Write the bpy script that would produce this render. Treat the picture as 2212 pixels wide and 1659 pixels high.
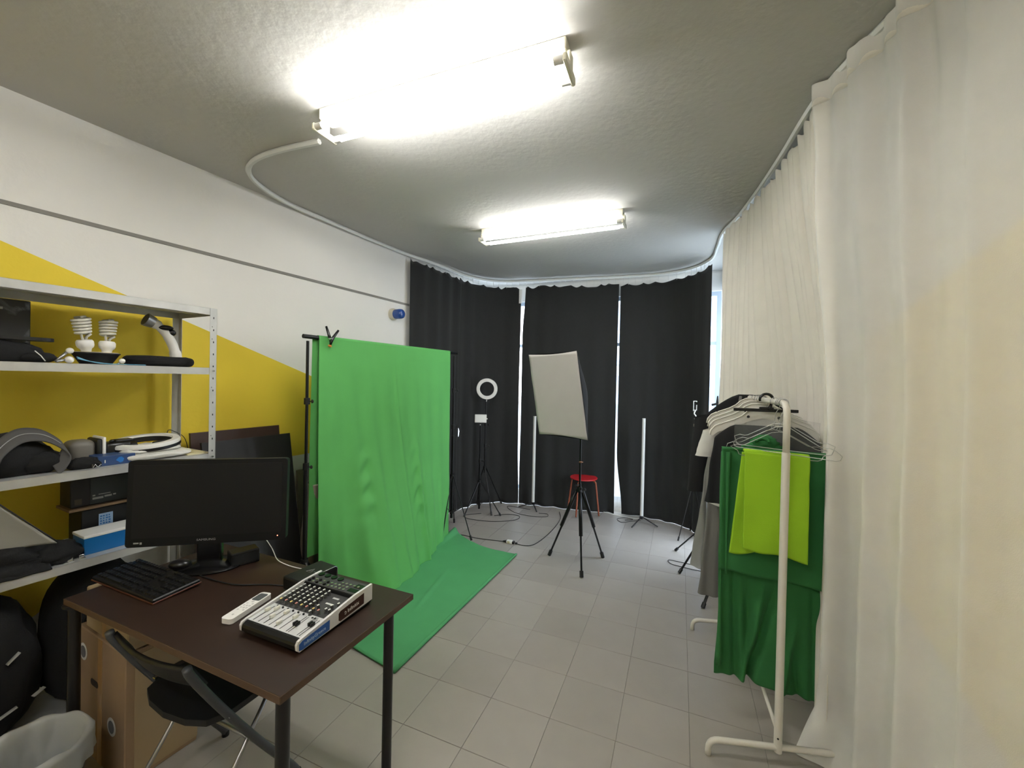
import bpy, bmesh, math, random
from mathutils import Vector, Matrix, noise
for o in list(bpy.data.objects): bpy.data.objects.remove(o)
COL = bpy.context.scene.collection
SC = bpy.context.scene
random.seed(7)
PI = math.pi

# ------------------------------------------------------------------ camera
CAM_F, CAM_P, CAM_R, CAM_H = 885.0, .0107, .0207, 1.627
CX, CY = 1106.0, 829.5
_F = Vector((0, math.cos(CAM_P), -math.sin(CAM_P)))
_U0 = Vector((0, math.sin(CAM_P), math.cos(CAM_P)))
_R0 = Vector((1, 0, 0))
_R = _R0*math.cos(CAM_R) + _U0*math.sin(CAM_R)
_U = -_R0*math.sin(CAM_R) + _U0*math.cos(CAM_R)
cam_data = bpy.data.cameras.new('camera')
cam_data.sensor_width = 36.0
cam_data.lens = CAM_F/2212*36.0
cam_data.clip_start = .02
cam = bpy.data.objects.new('camera', cam_data)
COL.objects.link(cam)
cam.matrix_world = Matrix(((_R.x, _U.x, -_F.x, 0), (_R.y, _U.y, -_F.y, 0), (_R.z, _U.z, -_F.z, CAM_H), (0, 0, 0, 1)))
SC.camera = cam

# ------------------------------------------------------------------ world, exposure
SC.view_settings.view_transform = 'Standard'
SC.view_settings.look = 'None'
SC.view_settings.gamma = 1.0
SC.view_settings.use_curve_mapping = False
SC.view_settings.exposure = 2.3
W = bpy.data.worlds.new('overcast_sky'); SC.world = W; W.use_nodes = True
nt = W.node_tree; nt.nodes.clear()
wo = nt.nodes.new('ShaderNodeOutputWorld'); bg = nt.nodes.new('ShaderNodeBackground')
tc = nt.nodes.new('ShaderNodeTexCoord'); sp = nt.nodes.new('ShaderNodeSeparateXYZ'); cr = nt.nodes.new('ShaderNodeValToRGB')
nt.links.new(tc.outputs['Generated'], sp.inputs[0]); nt.links.new(sp.outputs['Z'], cr.inputs[0])
cr.color_ramp.elements[0].position = 0.0; cr.color_ramp.elements[0].color = (.90, .95, 1.0, 1)
cr.color_ramp.elements[1].position = .8; cr.color_ramp.elements[1].color = (.62, .78, 1.0, 1)
nt.links.new(cr.outputs[0], bg.inputs['Color']); bg.inputs['Strength'].default_value = 2.5
nt.links.new(bg.outputs[0], wo.inputs['Surface'])
TUBE_POWER = 16.0        # emission of the fluorescent tubes

# ------------------------------------------------------------------ materials
def lin(c):
    return tuple((v/255/12.92 if v/255 <= .04045 else ((v/255+.055)/1.055)**2.4) for v in c)
MATS = {}
def mat(name, rgb, rough=.6, metal=0.0, var=0.0, vscale=8, bump=0.0, bscale=60, bdetail=3, spec=.5, trans=0.0, alpha=0.0,
        transl=0.0, rand=0.0, emit=None, coat=0.0, sheen=0.0, bdist=.01):
    if name in MATS: return MATS[name]
    m = bpy.data.materials.new(name); m.use_nodes = True
    t = m.node_tree; N = t.nodes; L = t.links; N.clear()
    out = N.new('ShaderNodeOutputMaterial'); p = N.new('ShaderNodeBsdfPrincipled')
    c = (*lin(rgb), 1)
    p.inputs['Base Color'].default_value = c
    p.inputs['Roughness'].default_value = rough; p.inputs['Metallic'].default_value = metal
    p.inputs['Specular IOR Level'].default_value = spec
    p.inputs['Coat Weight'].default_value = coat
    p.inputs['Sheen Weight'].default_value = sheen
    if trans: p.inputs['Transmission Weight'].default_value = trans
    tco = N.new('ShaderNodeTexCoord')
    if var > 0 or rand > 0:
        mix = N.new('ShaderNodeMix'); mix.data_type = 'RGBA'; mix.blend_type = 'MULTIPLY'; mix.inputs[0].default_value = 1
        mix.inputs[6].default_value = c
        mr = N.new('ShaderNodeMapRange'); nz = N.new('ShaderNodeTexNoise'); nz.inputs['Scale'].default_value = vscale; nz.inputs['Detail'].default_value = 4
        L.new(tco.outputs['Object'], nz.inputs['Vector'])
        L.new(nz.outputs['Fac'], mr.inputs['Value'])
        mr.inputs['From Min'].default_value = .3; mr.inputs['From Max'].default_value = .7
        mr.inputs['To Min'].default_value = 1-var; mr.inputs['To Max'].default_value = 1+var*.3
        if rand > 0:
            oi = N.new('ShaderNodeObjectInfo'); m2 = N.new('ShaderNodeMapRange'); mu = N.new('ShaderNodeMath'); mu.operation = 'MULTIPLY'
            m2.inputs['To Min'].default_value = 1-rand; m2.inputs['To Max'].default_value = 1+rand*.4
            L.new(oi.outputs['Random'], m2.inputs['Value']); L.new(mr.outputs[0], mu.inputs[0]); L.new(m2.outputs[0], mu.inputs[1])
            L.new(mu.outputs[0], mix.inputs[7])
        else: L.new(mr.outputs[0], mix.inputs[7])
        L.new(mix.outputs[2], p.inputs['Base Color'])
    if bump > 0:
        b = N.new('ShaderNodeBump'); b.inputs['Strength'].default_value = bump; b.inputs['Distance'].default_value = bdist
        n2 = N.new('ShaderNodeTexNoise'); n2.inputs['Scale'].default_value = bscale; n2.inputs['Detail'].default_value = bdetail
        L.new(tco.outputs['Object'], n2.inputs['Vector']); L.new(n2.outputs['Fac'], b.inputs['Height']); L.new(b.outputs[0], p.inputs['Normal'])
    if emit:
        p.inputs['Emission Color'].default_value = (*lin(emit[0]), 1); p.inputs['Emission Strength'].default_value = emit[1]
    last = p.outputs[0]
    if transl > 0:
        tl = N.new('ShaderNodeBsdfTranslucent'); tl.inputs['Color'].default_value = c
        mx = N.new('ShaderNodeMixShader'); mx.inputs[0].default_value = transl
        L.new(last, mx.inputs[1]); L.new(tl.outputs[0], mx.inputs[2]); last = mx.outputs[0]
    if alpha > 0:
        tr = N.new('ShaderNodeBsdfTransparent'); mx = N.new('ShaderNodeMixShader'); mx.inputs[0].default_value = alpha
        L.new(last, mx.inputs[1]); L.new(tr.outputs[0], mx.inputs[2]); last = mx.outputs[0]
    L.new(last, out.inputs['Surface'])
    MATS[name] = m
    return m

def paint_wall(name, white, yellow, lines, low, bump=.15):
    """plaster painted white with a yellow wedge: yellow where z < a0 + a1*x and z > max(flat, b0 + b1*x) in the wall's own metres"""
    m = mat(name, white, rough=.75, var=.03, vscale=1.5, bump=bump, bscale=45, bdetail=4, bdist=.006)
    t = m.node_tree; N = t.nodes; L = t.links
    p = [n for n in N if n.type == 'BSDF_PRINCIPLED'][0]
    src = p.inputs['Base Color'].links[0].from_socket
    tco = [n for n in N if n.type == 'TEX_COORD'][0]
    s = N.new('ShaderNodeSeparateXYZ'); L.new(tco.outputs['Object'], s.inputs[0])
    def line(a0, a1):
        mu = N.new('ShaderNodeMath'); mu.operation = 'MULTIPLY_ADD'; mu.inputs[1].default_value = a1; mu.inputs[2].default_value = a0
        L.new(s.outputs['X'], mu.inputs[0]); return mu.outputs[0]
    def op(kind, a, b):
        q = N.new('ShaderNodeMath'); q.operation = kind
        for i, v in enumerate((a, b)):
            if isinstance(v, float): q.inputs[i].default_value = v
            else: L.new(v, q.inputs[i])
        return q.outputs[0]
    up = op('LESS_THAN', s.outputs['Z'], line(*lines))
    lowl = op('MINIMUM', line(*low), .99)
    lo = op('GREATER_THAN', s.outputs['Z'], lowl)
    fac = op('MULTIPLY', up, lo)
    mx = N.new('ShaderNodeMix'); mx.data_type = 'RGBA'
    L.new(fac, mx.inputs[0]); L.new(src, mx.inputs[6]); mx.inputs[7].default_value = (*lin(yellow), 1)
    L.new(mx.outputs[2], p.inputs['Base Color'])
    return m

# ------------------------------------------------------------------ mesh building
FRAME = {}
def rotz(a): return Matrix.Rotation(a, 4, 'Z')
def T(x, y=0, z=0):
    return Matrix.Translation((x, y, z)) if not hasattr(x, '__len__') else Matrix.Translation(x)
class MB:
    def __init__(s): s.v = []; s.f = []
    def add(s, vs, fs, M=None):
        k = len(s.v)
        s.v += [(M @ Vector(v)) if M is not None else Vector(v) for v in vs]
        s.f += [tuple(i+k for i in f) for f in fs]
        return s
    def box(s, c, d, M=None, bevel=0.0, seg=1):
        bm = bmesh.new(); bmesh.ops.create_cube(bm, size=1)
        bmesh.ops.scale(bm, vec=d, verts=bm.verts)
        if bevel > 0: bmesh.ops.bevel(bm, geom=bm.edges[:]+bm.verts[:], offset=min(bevel, min(d)*.49), segments=seg, affect='EDGES', profile=.5)
        bmesh.ops.translate(bm, vec=c, verts=bm.verts)
        bm.verts.ensure_lookup_table(); bm.verts.index_update()
        s.add([v.co[:] for v in bm.verts], [[v.index for v in f.verts] for f in bm.faces], M); bm.free(); return s
    def bb(s, x0, x1, y0, y1, z0, z1, M=None, bevel=0.0, seg=1):
        return s.box(((x0+x1)/2, (y0+y1)/2, (z0+z1)/2), (abs(x1-x0), abs(y1-y0), abs(z1-z0)), M, bevel, seg)
    def cyl(s, a, b, r0, r1=None, n=12, M=None, caps=True):
        return s.tube([a, b], [r0, r0 if r1 is None else r1], n, M, caps=caps)
    def tube(s, pts, r, n=8, M=None, caps=True, closed=False, flat=1.0):
        pts = [Vector(p) for p in pts]; m = len(pts)
        rs = r if hasattr(r, '__len__') else [r]*m
        tang = []
        for i in range(m):
            if closed: d = pts[(i+1) % m]-pts[i-1]
            elif i == 0: d = pts[1]-pts[0]
            elif i == m-1: d = pts[-1]-pts[-2]
            else: d = (pts[i+1]-pts[i]).normalized()+(pts[i]-pts[i-1]).normalized()
            tang.append(d.normalized() if d.length > 1e-9 else Vector((0, 0, 1)))
        up = Vector((0, 0, 1)) if abs(tang[0].z) < .9 else Vector((1, 0, 0))
        nx = tang[0].cross(up).normalized(); vs = []
        for i in range(m):
            nx = (nx - tang[i]*nx.dot(tang[i]))
            nx = nx.normalized() if nx.length > 1e-6 else tang[i].orthogonal().normalized()
            ny = tang[i].cross(nx)
            for k in range(n):
                a = 2*PI*k/n
                vs.append(pts[i]+nx*(math.cos(a)*rs[i])+ny*(math.sin(a)*rs[i]*flat))
        fs = []
        for i in range(m if closed else m-1):
            for k in range(n):
                a = i*n+k; b = i*n+(k+1) % n; c = ((i+1) % m)*n+(k+1) % n; d = ((i+1) % m)*n+k
                fs.append((a, b, c, d))
        if caps and not closed:
            fs.append(tuple(range(n))[::-1]); fs.append(tuple((m-1)*n+k for k in range(n)))
        return s.add(vs, fs, M)
    def lathe(s, prof, n=24, M=None, cap=True, sx=1.0, sy=1.0):
        vs = []; fs = []; m = len(prof)
        for r, z in prof:
            for k in range(n):
                a = 2*PI*k/n; vs.append((r*math.cos(a)*sx, r*math.sin(a)*sy, z))
        for i in range(m-1):
            for k in range(n):
                fs.append((i*n+k, i*n+(k+1) % n, (i+1)*n+(k+1) % n, (i+1)*n+k))
        if cap:
            if prof[0][0] > 1e-5: fs.append(tuple(range(n))[::-1])
            if prof[-1][0] > 1e-5: fs.append(tuple((m-1)*n+k for k in range(n)))
        return s.add(vs, fs, M)
    def prism(s, poly, h, M=None, z0=0.0):
        n = len(poly)
        vs = [(x, y, z0) for x, y in poly]+[(x, y, z0+h) for x, y in poly]
        fs = [tuple(range(n))[::-1], tuple(range(n, 2*n))]+[(i, (i+1) % n, n+(i+1) % n, n+i) for i in range(n)]
        return s.add(vs, fs, M)
    def grid(s, fn, nu, nv, M=None, wrap=False):
        vs = [fn(i/nu, j/nv) for j in range(nv+1) for i in range(nu+(0 if wrap else 1))]
        w = nu if wrap else nu+1
        fs = [(j*w+i, j*w+(i+1) % w, (j+1)*w+(i+1) % w, (j+1)*w+i) for j in range(nv) for i in range(nu)]
        return s.add(vs, fs, M)
    def blob(s, c, r, n=16, m=10, M=None, amp=0.0, fr=3.0, seed=0.0, flatz=None):
        c = Vector(c); r = Vector(r if hasattr(r, '__len__') else (r, r, r))
        def fn(u, v):
            a = 2*PI*u; b = PI*(v-.5)
            d = Vector((math.cos(a)*math.cos(b), math.sin(a)*math.cos(b), math.sin(b)))
            k = 1+(amp*noise.noise(d*fr+Vector((seed, seed*1.7, 3.1))) if amp else 0)
            q = c+Vector((d.x*r.x, d.y*r.y, d.z*r.z))*k
            if flatz is not None: q.z = max(q.z, flatz)
            return q
        return s.grid(fn, n, m, M, wrap=True)
    def build(s, name, m, parent=None, world=False, smooth=False, solid=0.0, label=None, angle=None):
        me = bpy.data.meshes.new(name)
        vs = s.v
        if world and parent is not None and parent in FRAME:
            inv = FRAME[parent].inverted(); vs = [inv @ v for v in vs]
        me.from_pydata([v[:] for v in vs], [], s.f); me.update()
        bm = bmesh.new(); bm.from_mesh(me); bmesh.ops.recalc_face_normals(bm, faces=bm.faces); bm.to_mesh(me); bm.free()
        me.materials.append(m)
        if smooth:
            me.polygons.foreach_set('use_smooth', [True]*len(me.polygons))
            if angle is not None:
                me.set_sharp_from_angle(angle=angle)
        o = bpy.data.objects.new(name, me); COL.objects.link(o)
        if parent is not None:
            o.parent = parent; FRAME[o] = FRAME[parent]
        if solid:
            md = o.modifiers.new('thickness', 'SOLIDIFY'); md.thickness = solid; md.offset = 0
        if label: o['label'] = label
        return o
A30 = math.radians(35)
def thing(name, label, cat, M=None, group=None, kind=None):
    o = bpy.data.objects.new(name, None); COL.objects.link(o); o.empty_display_size = .05
    M = M if M is not None else Matrix.Identity(4)
    o.matrix_world = M; FRAME[o] = M.copy()
    if label: o['label'] = label
    if cat: o['category'] = cat
    if group: o['group'] = group
    if kind: o['kind'] = kind
    return o
def tag(o, label, cat, group=None):
    o['label'] = label; o['category'] = cat
    if group: o['group'] = group
    return o
def origin_to(o, p):
    """move a mesh's own origin to p (world) without moving its geometry"""
    p = Vector(p); o.data.transform(Matrix.Translation(-p)); o.location = p; FRAME[o] = T(p); return o
def struct(name, label=None, M=None):
    o = thing(name, label, None, M, kind='structure'); return o
def text(s, size, M, m, parent, name='lettering', ext=.0004, align='CENTER', bold=0.0, world=False, sx=1.0):
    cu = bpy.data.curves.new(name, 'FONT'); cu.body = s; cu.size = size; cu.extrude = ext; cu.align_x = align; cu.align_y = 'CENTER'; cu.offset = bold
    cu.resolution_u = 2
    tmp = bpy.data.objects.new('tmp', cu); COL.objects.link(tmp)
    me = bpy.data.meshes.new_from_object(tmp); bpy.data.objects.remove(tmp); bpy.data.curves.remove(cu)
    me.transform(Matrix.Diagonal((sx, 1, 1, 1)))
    me.transform(M if not world else FRAME[parent].inverted() @ M)
    me.name = name; me.materials.clear(); me.materials.append(m)
    o = bpy.data.objects.new(name, me); COL.objects.link(o); o.parent = parent; FRAME[o] = FRAME[parent]
    return o
def arc(c, r, a0, a1, n, ax=(1, 0, 0), ay=(0, 0, 1)):
    c = Vector(c); ax = Vector(ax); ay = Vector(ay)
    return [c+ax*(r*math.cos(a0+(a1-a0)*i/n))+ay*(r*math.sin(a0+(a1-a0)*i/n)) for i in range(n+1)]
def spline(pts, n=8):
    """Catmull-Rom through pts"""
    P = [Vector(p) for p in pts]; P = [P[0]*2-P[1]]+P+[P[-1]*2-P[-2]]; out = []
    for i in range(1, len(P)-2):
        for k in range(n):
            t = k/n; a, b, c, d = P[i-1:i+3]
            out.append(.5*((2*b)+(-a+c)*t+(2*a-5*b+4*c-d)*t*t+(-a+3*b-3*c+d)*t*t*t))
    out.append(P[-2]); return out
def interp(x, tab):
    if x <= tab[0][0]: return tab[0][1]
    for (a, u), (b, v) in zip(tab, tab[1:]):
        if x <= b:
            t = (x-a)/(b-a); t = t*t*(3-2*t); return u+(v-u)*t
    return tab[-1][1]
class Path:
    """plan polyline with arc length"""
    def __init__(s, pts, n=10):
        s.p = spline([(x, y, 0) for x, y in pts], n); s.l = [0]
        for a, b in zip(s.p, s.p[1:]): s.l.append(s.l[-1]+(b-a).length)
        s.L = s.l[-1]
    def at(s, d):
        d = max(0, min(s.L, d)); i = 0
        lo, hi = 0, len(s.l)-2
        while lo < hi:
            mid = (lo+hi+1)//2
            if s.l[mid] <= d: lo = mid
            else: hi = mid-1
        i = lo; t = (d-s.l[i])/max(1e-9, s.l[i+1]-s.l[i]); q = s.p[i].lerp(s.p[i+1], t)
        e = (s.p[i+1]-s.p[i]).normalized(); return q, e, Vector((e.y, -e.x, 0))
def nz(x, y=0.0, z=0.0): return noise.noise(Vector((x, y, z)))
def cloth(path, s0, s1, ztop, zbot, off, nu, nv):
    """hanging cloth: s0(z), s1(z) along the path, ztop(u), zbot(u), off(s, v) across it"""
    mb = MB()
    def fn(u, v):
        zt, zb = ztop(u), zbot(u); z = zt+(zb-zt)*v
        a, b = s0(v), s1(v); d = a+(b-a)*u
        q, e, n = path.at(d); w = off(d, v)
        if isinstance(w, tuple): q = q+e*w[1]; w = w[0]
        return (q.x+n.x*w, q.y+n.y*w, z)
    return mb.grid(fn, nu, nv)
# ------------------------------------------------------------------ reading the photo: a pixel seen on a plane of the room
CAMP = Vector((0, 0, CAM_H))
def ray(x, y): return _F+_R*((x-CX)/CAM_F)-_U*((y-CY)/CAM_F)
def G(x, y, z=0.0):
    d = ray(x, y); return CAMP+d*((z-CAM_H)/d.z)
def DY(x, y, Y):
    d = ray(x, y); return CAMP+d*(Y/d.y)

# ------------------------------------------------------------------ colours
M_white = mat('white_plaster', (232, 229, 222), rough=.8, var=.03, vscale=2, bump=.2, bscale=40)
M_ceil = mat('ceiling_plaster', (190, 187, 180), rough=.85, var=.04, vscale=1.2, bump=.28, bscale=26, bdetail=8, bdist=.010)
M_tile = mat('floor_tile', (160, 153, 144), rough=.38, var=.08, vscale=3.5, rand=.07, bump=.04, bscale=120, spec=.5)
M_grout = mat('grout', (134, 128, 119), rough=.8)
M_frame = mat('pale_frame', (176, 190, 204), rough=.4)
M_glass = mat('window_glass', (235, 243, 250), rough=.02, alpha=.9, spec=.6)
M_rail = mat('white_rail', (214, 214, 208), rough=.4)
M_blackcl = mat('black_curtain_cloth', (30, 30, 28), rough=.9, var=.12, vscale=30, bump=.1, bscale=300, sheen=.1)
M_bfab = mat('black_fabric', (12, 12, 12), rough=.9, var=.2, vscale=25, bump=.15, bscale=200)
M_sheer = mat('sheer_cloth', (246, 243, 236), rough=.9, transl=.10, alpha=.31, bump=.15, bscale=350, var=.03, vscale=12)
M_whitecl = mat('white_cloth', (232, 226, 214), rough=.9, transl=.12, bump=.15, bscale=300, var=.04, vscale=10)
M_black = mat('black_plastic', (12, 12, 12), rough=.45)
M_blackm = mat('black_metal', (14, 14, 14), rough=.35, metal=.3)
M_satin = mat('satin_black', (17, 17, 18), rough=.3)
M_chrome = mat('chrome', (205, 205, 205), rough=.18, metal=1.0)
M_alu = mat('aluminium', (170, 170, 170), rough=.35, metal=.9)
M_wplast = mat('white_plastic', (226, 224, 218), rough=.4)
M_cord = mat('black_cord', (18, 18, 18), rough=.6)
M_green = mat('chroma_green', (92, 172, 90), rough=.85, bump=.12, bscale=260, var=.04, vscale=6)
M_green2 = mat('mat_green', (78, 156, 98), rough=.9, bump=.15, bscale=200, var=.05, vscale=5)
M_dgreen = mat('dark_green_cloth', (44, 112, 56), rough=.9, bump=.12, bscale=240, var=.08, vscale=8)
M_lime = mat('lime_cloth', (150, 196, 30), rough=.85, bump=.12, bscale=240, var=.05, vscale=8)
M_galv = mat('galvanised_steel', (200, 200, 197), rough=.42, metal=.5, var=.12, vscale=14)
M_wood = mat('dark_wood_veneer', (47, 31, 22), rough=.42, var=.18, vscale=6)

# ------------------------------------------------------------------ room
ANG = -.3896; TS = .3105; TO = Vector((.3329, 2.244, 0))
HC = 2.93
QUAD = [(-3.50, .06), (.76, -1.80), (2.70, 4.72), (-.40, 6.12)]
fl = struct('floor')
MB().prism(QUAD, .097, z0=-.1).build('grout_bed', M_grout, fl)
t0 = MB().box((TS/2, TS/2, -.006), (TS-.0020, TS-.0020, .012), bevel=.0010)
def in_room(p):
    n = len(QUAD)
    for i in range(n):
        a, b = Vector((*QUAD[i], 0)), Vector((*QUAD[(i+1) % n], 0))
        if (b-a).cross(p-a).z < .02: return False
    return True
def px_of(P):
    d = Vector(P)-CAMP; f = d.dot(_F)
    if f < .15: return None
    return CX+CAM_F*d.dot(_R)/f, CY-CAM_F*d.dot(_U)/f
first = None; rest = MB(); cnt = 0
cells = []
for i in range(-14, 14):
    for j in range(-14, 16):
        c = TO+rotz(ANG) @ Vector(((i+.5)*TS, (j+.5)*TS, 0))
        if not in_room(c): continue
        q = px_of(c); vis = q is not None and -80 < q[0] < 2300 and q[1] < 1780 and (q[0] > 500 or c.y > 1.9)
        cells.append(((0 if vis else 1, c.length), i, j))
cells.sort()
for k, (key, i, j) in enumerate(cells):
    m4 = T(TO) @ rotz(ANG) @ T(i*TS, j*TS, 0)
    if key[0] == 0 and k < 295:
        if first is None:
            first = t0.build('tile', M_tile, fl); o = first
        else:
            o = first.copy(); COL.objects.link(o); o.parent = fl
        o.matrix_local = m4
    else: rest.add([v[:] for v in t0.v], t0.f, m4)
ro = rest.build('tile_remainder', M_tile, fl); ro['kind'] = 'stuff'

ce = MB().prism(QUAD, .12, z0=HC).build('ceiling', M_ceil); ce['kind'] = 'structure'; FRAME[ce] = Matrix.Identity(4)

WA = math.atan2(.893, .451)
MLW = T(-2.383, 1.898, 0) @ rotz(WA)            # left wall: x along it, y into it
M_lw = paint_wall('left_wall_paint', (230, 227, 221), (232, 204, 60), (2.224, -.3676), (.35, .55))
wl = struct('wall_left', M=MLW)
MB().bb(-1.9, 3.35, 0, .2, 0, HC).build('wall_panel', M_lw, wl)
MB().bb(3.35, 4.55, 0, .2, 2.72, HC).build('lintel', M_white, wl)
MB().bb(4.38, 4.5, 0, .2, 0, 2.72).build('pier', M_white, wl)
tr = struct('trim_1', M=MLW)
MB().bb(-1.9, 2.80, -.006, 0, 2.392, 2.412).build('strip', mat('groove_shadow_grey', (132, 129, 122), rough=.7), tr)  # grey colour stands in for the shadow of a recessed wall line

MRW = T(1.5, 1.3, 0) @ rotz(math.radians(75))    # right wall: x along it, y into the room
M_rw = paint_wall('right_wall_paint', (232, 229, 222), (232, 204, 56), (2.085, -.36), (.60, .50))
wr = struct('wall_right', M=MRW)
MB().bb(-3.2, 1.9, -.2, 0, 0, HC).build('wall_panel', M_rw, wr)
MB().bb(1.9, 3.7, -.2, 0, 2.74, HC).build('lintel', M_frame, wr)
wb = struct('wall_back')
a, b = Vector((-3.30, .18, 0)), Vector((.78, -1.53, 0)); e = (b-a).normalized(); n_ = Vector((e.y, -e.x, 0))
MB().prism([(a.x, a.y), (b.x, b.y), (b.x+n_.x*.2, b.y+n_.y*.2), (a.x+n_.x*.2, a.y+n_.y*.2)], HC).build('wall_panel', M_white, wb)

MFW = T(-.40, 5.868, 0) @ rotz(math.atan2(-.385, .923))   # front wall of glass: x along it, y outward
wf = struct('wall_front', M=MFW)
MB().bb(-.1, 3.15, 0, .18, 2.70, HC).build('lintel', M_white, wf)
MB().bb(-.1, 3.15, 0, .16, 0, .12).build('sill_wall', M_white, wf)
def window(name, M, x0, x1, z0, z1, n, rails, y0=.04, d=.06):
    w = struct(name, M=M)
    fr = MB(); c = .05
    fr.bb(x0, x1, y0, y0+d, z0, z0+c); fr.bb(x0, x1, y0, y0+d, z1-c, z1)
    for i in range(n+1):
        x = x0+c/2+(x1-x0-c)*i/n; fr.bb(x-c/2, x+c/2, y0, y0+d, z0+c, z1-c)
    fr.build('window_frame', M_frame, w)
    step = (x1-x0-c)/n
    for i in range(n):
        xa = x0+c+step*i; xb = xa+step-c
        lv = [z0+c]+[r for r in rails]+[z1-c]
        for ra in rails: MB().bb(xa, xb, y0+.005, y0+d-.005, ra-.02, ra+.02).build('glazing_bar', M_frame, w)
        for za, zb in zip(lv, lv[1:]):
            MB().bb(xa, xb, y0+.025, y0+.031, za+(.02 if za in rails else 0), zb-(.02 if zb in rails else 0)).build('pane', M_glass, w)
    return w
window('window_1', MFW, .0, 3.02, .12, 2.70, 3, [2.1])
window('window_2', MRW, 1.92, 3.46, 0.06, 2.74, 2, [], y0=-.10)
window('window_3', MLW, 3.37, 4.36, 0.05, 2.72, 1, [])

# rail, lamps
RAILPTS = [(-1.086, 2.265), (-1.373, 2.367), (-1.573, 2.474), (-1.70, 2.615), (-1.745, 2.804), (-1.71, 3.08), (-1.57, 3.40),
           (-1.345, 3.88), (-1.10, 4.33), (-.96, 4.53), (-.80, 4.79), (-.63, 5.10), (-.425, 5.31), (-.187, 5.40), (.118, 5.36), (.756, 5.18),
           (1.298, 5.03), (1.707, 4.88), (1.97, 4.62), (2.03, 4.25), (1.90, 3.85), (1.77, 3.5), (1.71, 3.16), (1.60, 2.72),
           (1.48, 2.30), (1.37, 1.96), (1.32, 1.75), (1.295, 1.5), (1.285, 1.25), (1.21, .6), (1.09, 0)]
RP = Path(RAILPTS, 8)
rail = MB().tube([(p.x, p.y, 2.913) for p in RP.p], .016, 6).build('curtain_rail', M_rail, smooth=True, angle=A30)
tag(rail, 'long white curtain track curving along the ceiling from the near lamp to the right curtains', 'curtain rail')
FRAME[rail] = Matrix.Identity(4)
M_tube = mat('lit_tube', (255, 252, 244), rough=.5, emit=((249, 250, 252), TUBE_POWER))
M_bat = mat('cream_enamel', (226, 221, 200), rough=.45)
def lamp(a, b, label, M_tube=M_tube):
    c = (a+b)/2; d = b-a; L = d.length
    t = thing('ceiling_lamp', label, 'lamp', T(c.x, c.y, HC) @ rotz(math.atan2(d.y, d.x)), group='twin tube ceiling lamps')
    MB().bb(-L/2+.01, L/2-.01, -.044, .044, -.052, 0, bevel=.004).build('batten', M_bat, t)
    for s in (-1, 1):
        x = s*(L/2-.006)
        h = MB().bb(x-.009, x+.009, -.024, .024, -.10, -.04, bevel=.003).bb(x-.008, x+.008, -.075, .075, -.118, -.085, bevel=.004)
        h.build('end_bracket', M_bat, t)
        for y in (-.058, .058):
            MB().cyl((x-s*.008, y, -.10), (x-s*.045, y, -.10), .0155, n=14).build('lamp_socket', M_wplast, t, smooth=True, angle=A30)
    for y in (-.058, .058):
        MB().cyl((-L/2+.04, y, -.10), (L/2-.04, y, -.10), .013, n=14).build('fluorescent_tube', M_tube, t, smooth=True, angle=A30)
    return t
lamp(G(700, 292, 2.825), G(1233, 152, 2.825), 'near twin fluorescent ceiling lamp, the larger one, its left end beside the white track')
lamp(G(1042, 524, 2.825), G(1350, 484, 2.825), 'far twin fluorescent ceiling lamp, the smaller one, towards the black curtains', mat('lit_tube_weak', (255, 252, 244), rough=.5, emit=((249, 250, 252), TUBE_POWER*.58)))  # tubes set weaker than the near lamp's to keep the far floor darker
lamp(Vector((-1.58, -.02, 0)), Vector((-.44, -.47, 0)), 'added unseen twin fluorescent lamp behind the camera, brightening the left wall and near curtain', mat('lit_tube_fill', (255, 252, 244), rough=.5, emit=((249, 250, 252), TUBE_POWER*.85)))  # added lamp, out of view: lifts the left wall and near curtain

# ------------------------------------------------------------------ curtains
def slack(s, v, seed, amp, wl, grow=.6):
    a = amp*(.35+grow*v)
    ph = s/wl*2*PI+2.2*nz(s*1.7, seed, v*.5)
    return a*math.sin(ph)*(.7+.6*nz(s*2.3, seed+5))+a*.7*nz(s*6, v*1.5, seed)
def path_s(x, y):
    best = min(range(len(RP.p)), key=lambda i: (RP.p[i]-Vector((x, y, 0))).length); return RP.l[best]
sA0, sA1 = path_s(-1.10, 4.33), path_s(-.655, 5.06)
sB1 = path_s(.118, 5.36)-.022
sC0, sC1 = sB1+.040, path_s(1.298, 5.03)-.008
sD1 = path_s(2.03, 4.2)
def ss(x, a, b):
    t = min(1, max(0, (x-a)/(b-a))); return t*t*(3-2*t)
def black_curtain(s0, s1, label, seed, top, e0=None, e1=None, nu=150, amp=.014, zb=.012):
    L = s1-s0
    zt = lambda u: top(u)-(.014+.016*nz(u*5, seed+9)+.012)*abs(math.sin(PI*(u*L/.19+.8*nz(u*6, seed))))
    o = cloth(RP, e0 or (lambda v: s0), e1 or (lambda v: s1), zt, lambda u: .004, lambda d, v: slack(d, v, seed, amp, .21)+(.05*max(0, v-.9)*10*nz(d*9, seed+2) if v > .9 else 0), nu, 56)
    o = o.build('black_curtain', M_blackcl, smooth=True, solid=.002)
    q, _, _ = RP.at((s0+s1)/2); origin_to(o, (q.x, q.y, 0))
    tag(o, label, 'curtain', 'black curtains round the far end')
    hk = MB()
    k = s0+.03
    while k < s1-.02:
        q, e, n = RP.at(k); u = (k-s0)/L; z = top(u)
        hk.box((0, 0, 0), (.004, .004, 2.90-z+.03), T(q.x, q.y, (2.90+z)/2) @ rotz(math.atan2(e.y, e.x)))
        k += .085+.05*nz(k*9, seed)
    h = hk.build('curtain_hooks', M_rail, o, world=True); h['kind'] = 'stuff'
    return o
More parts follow.
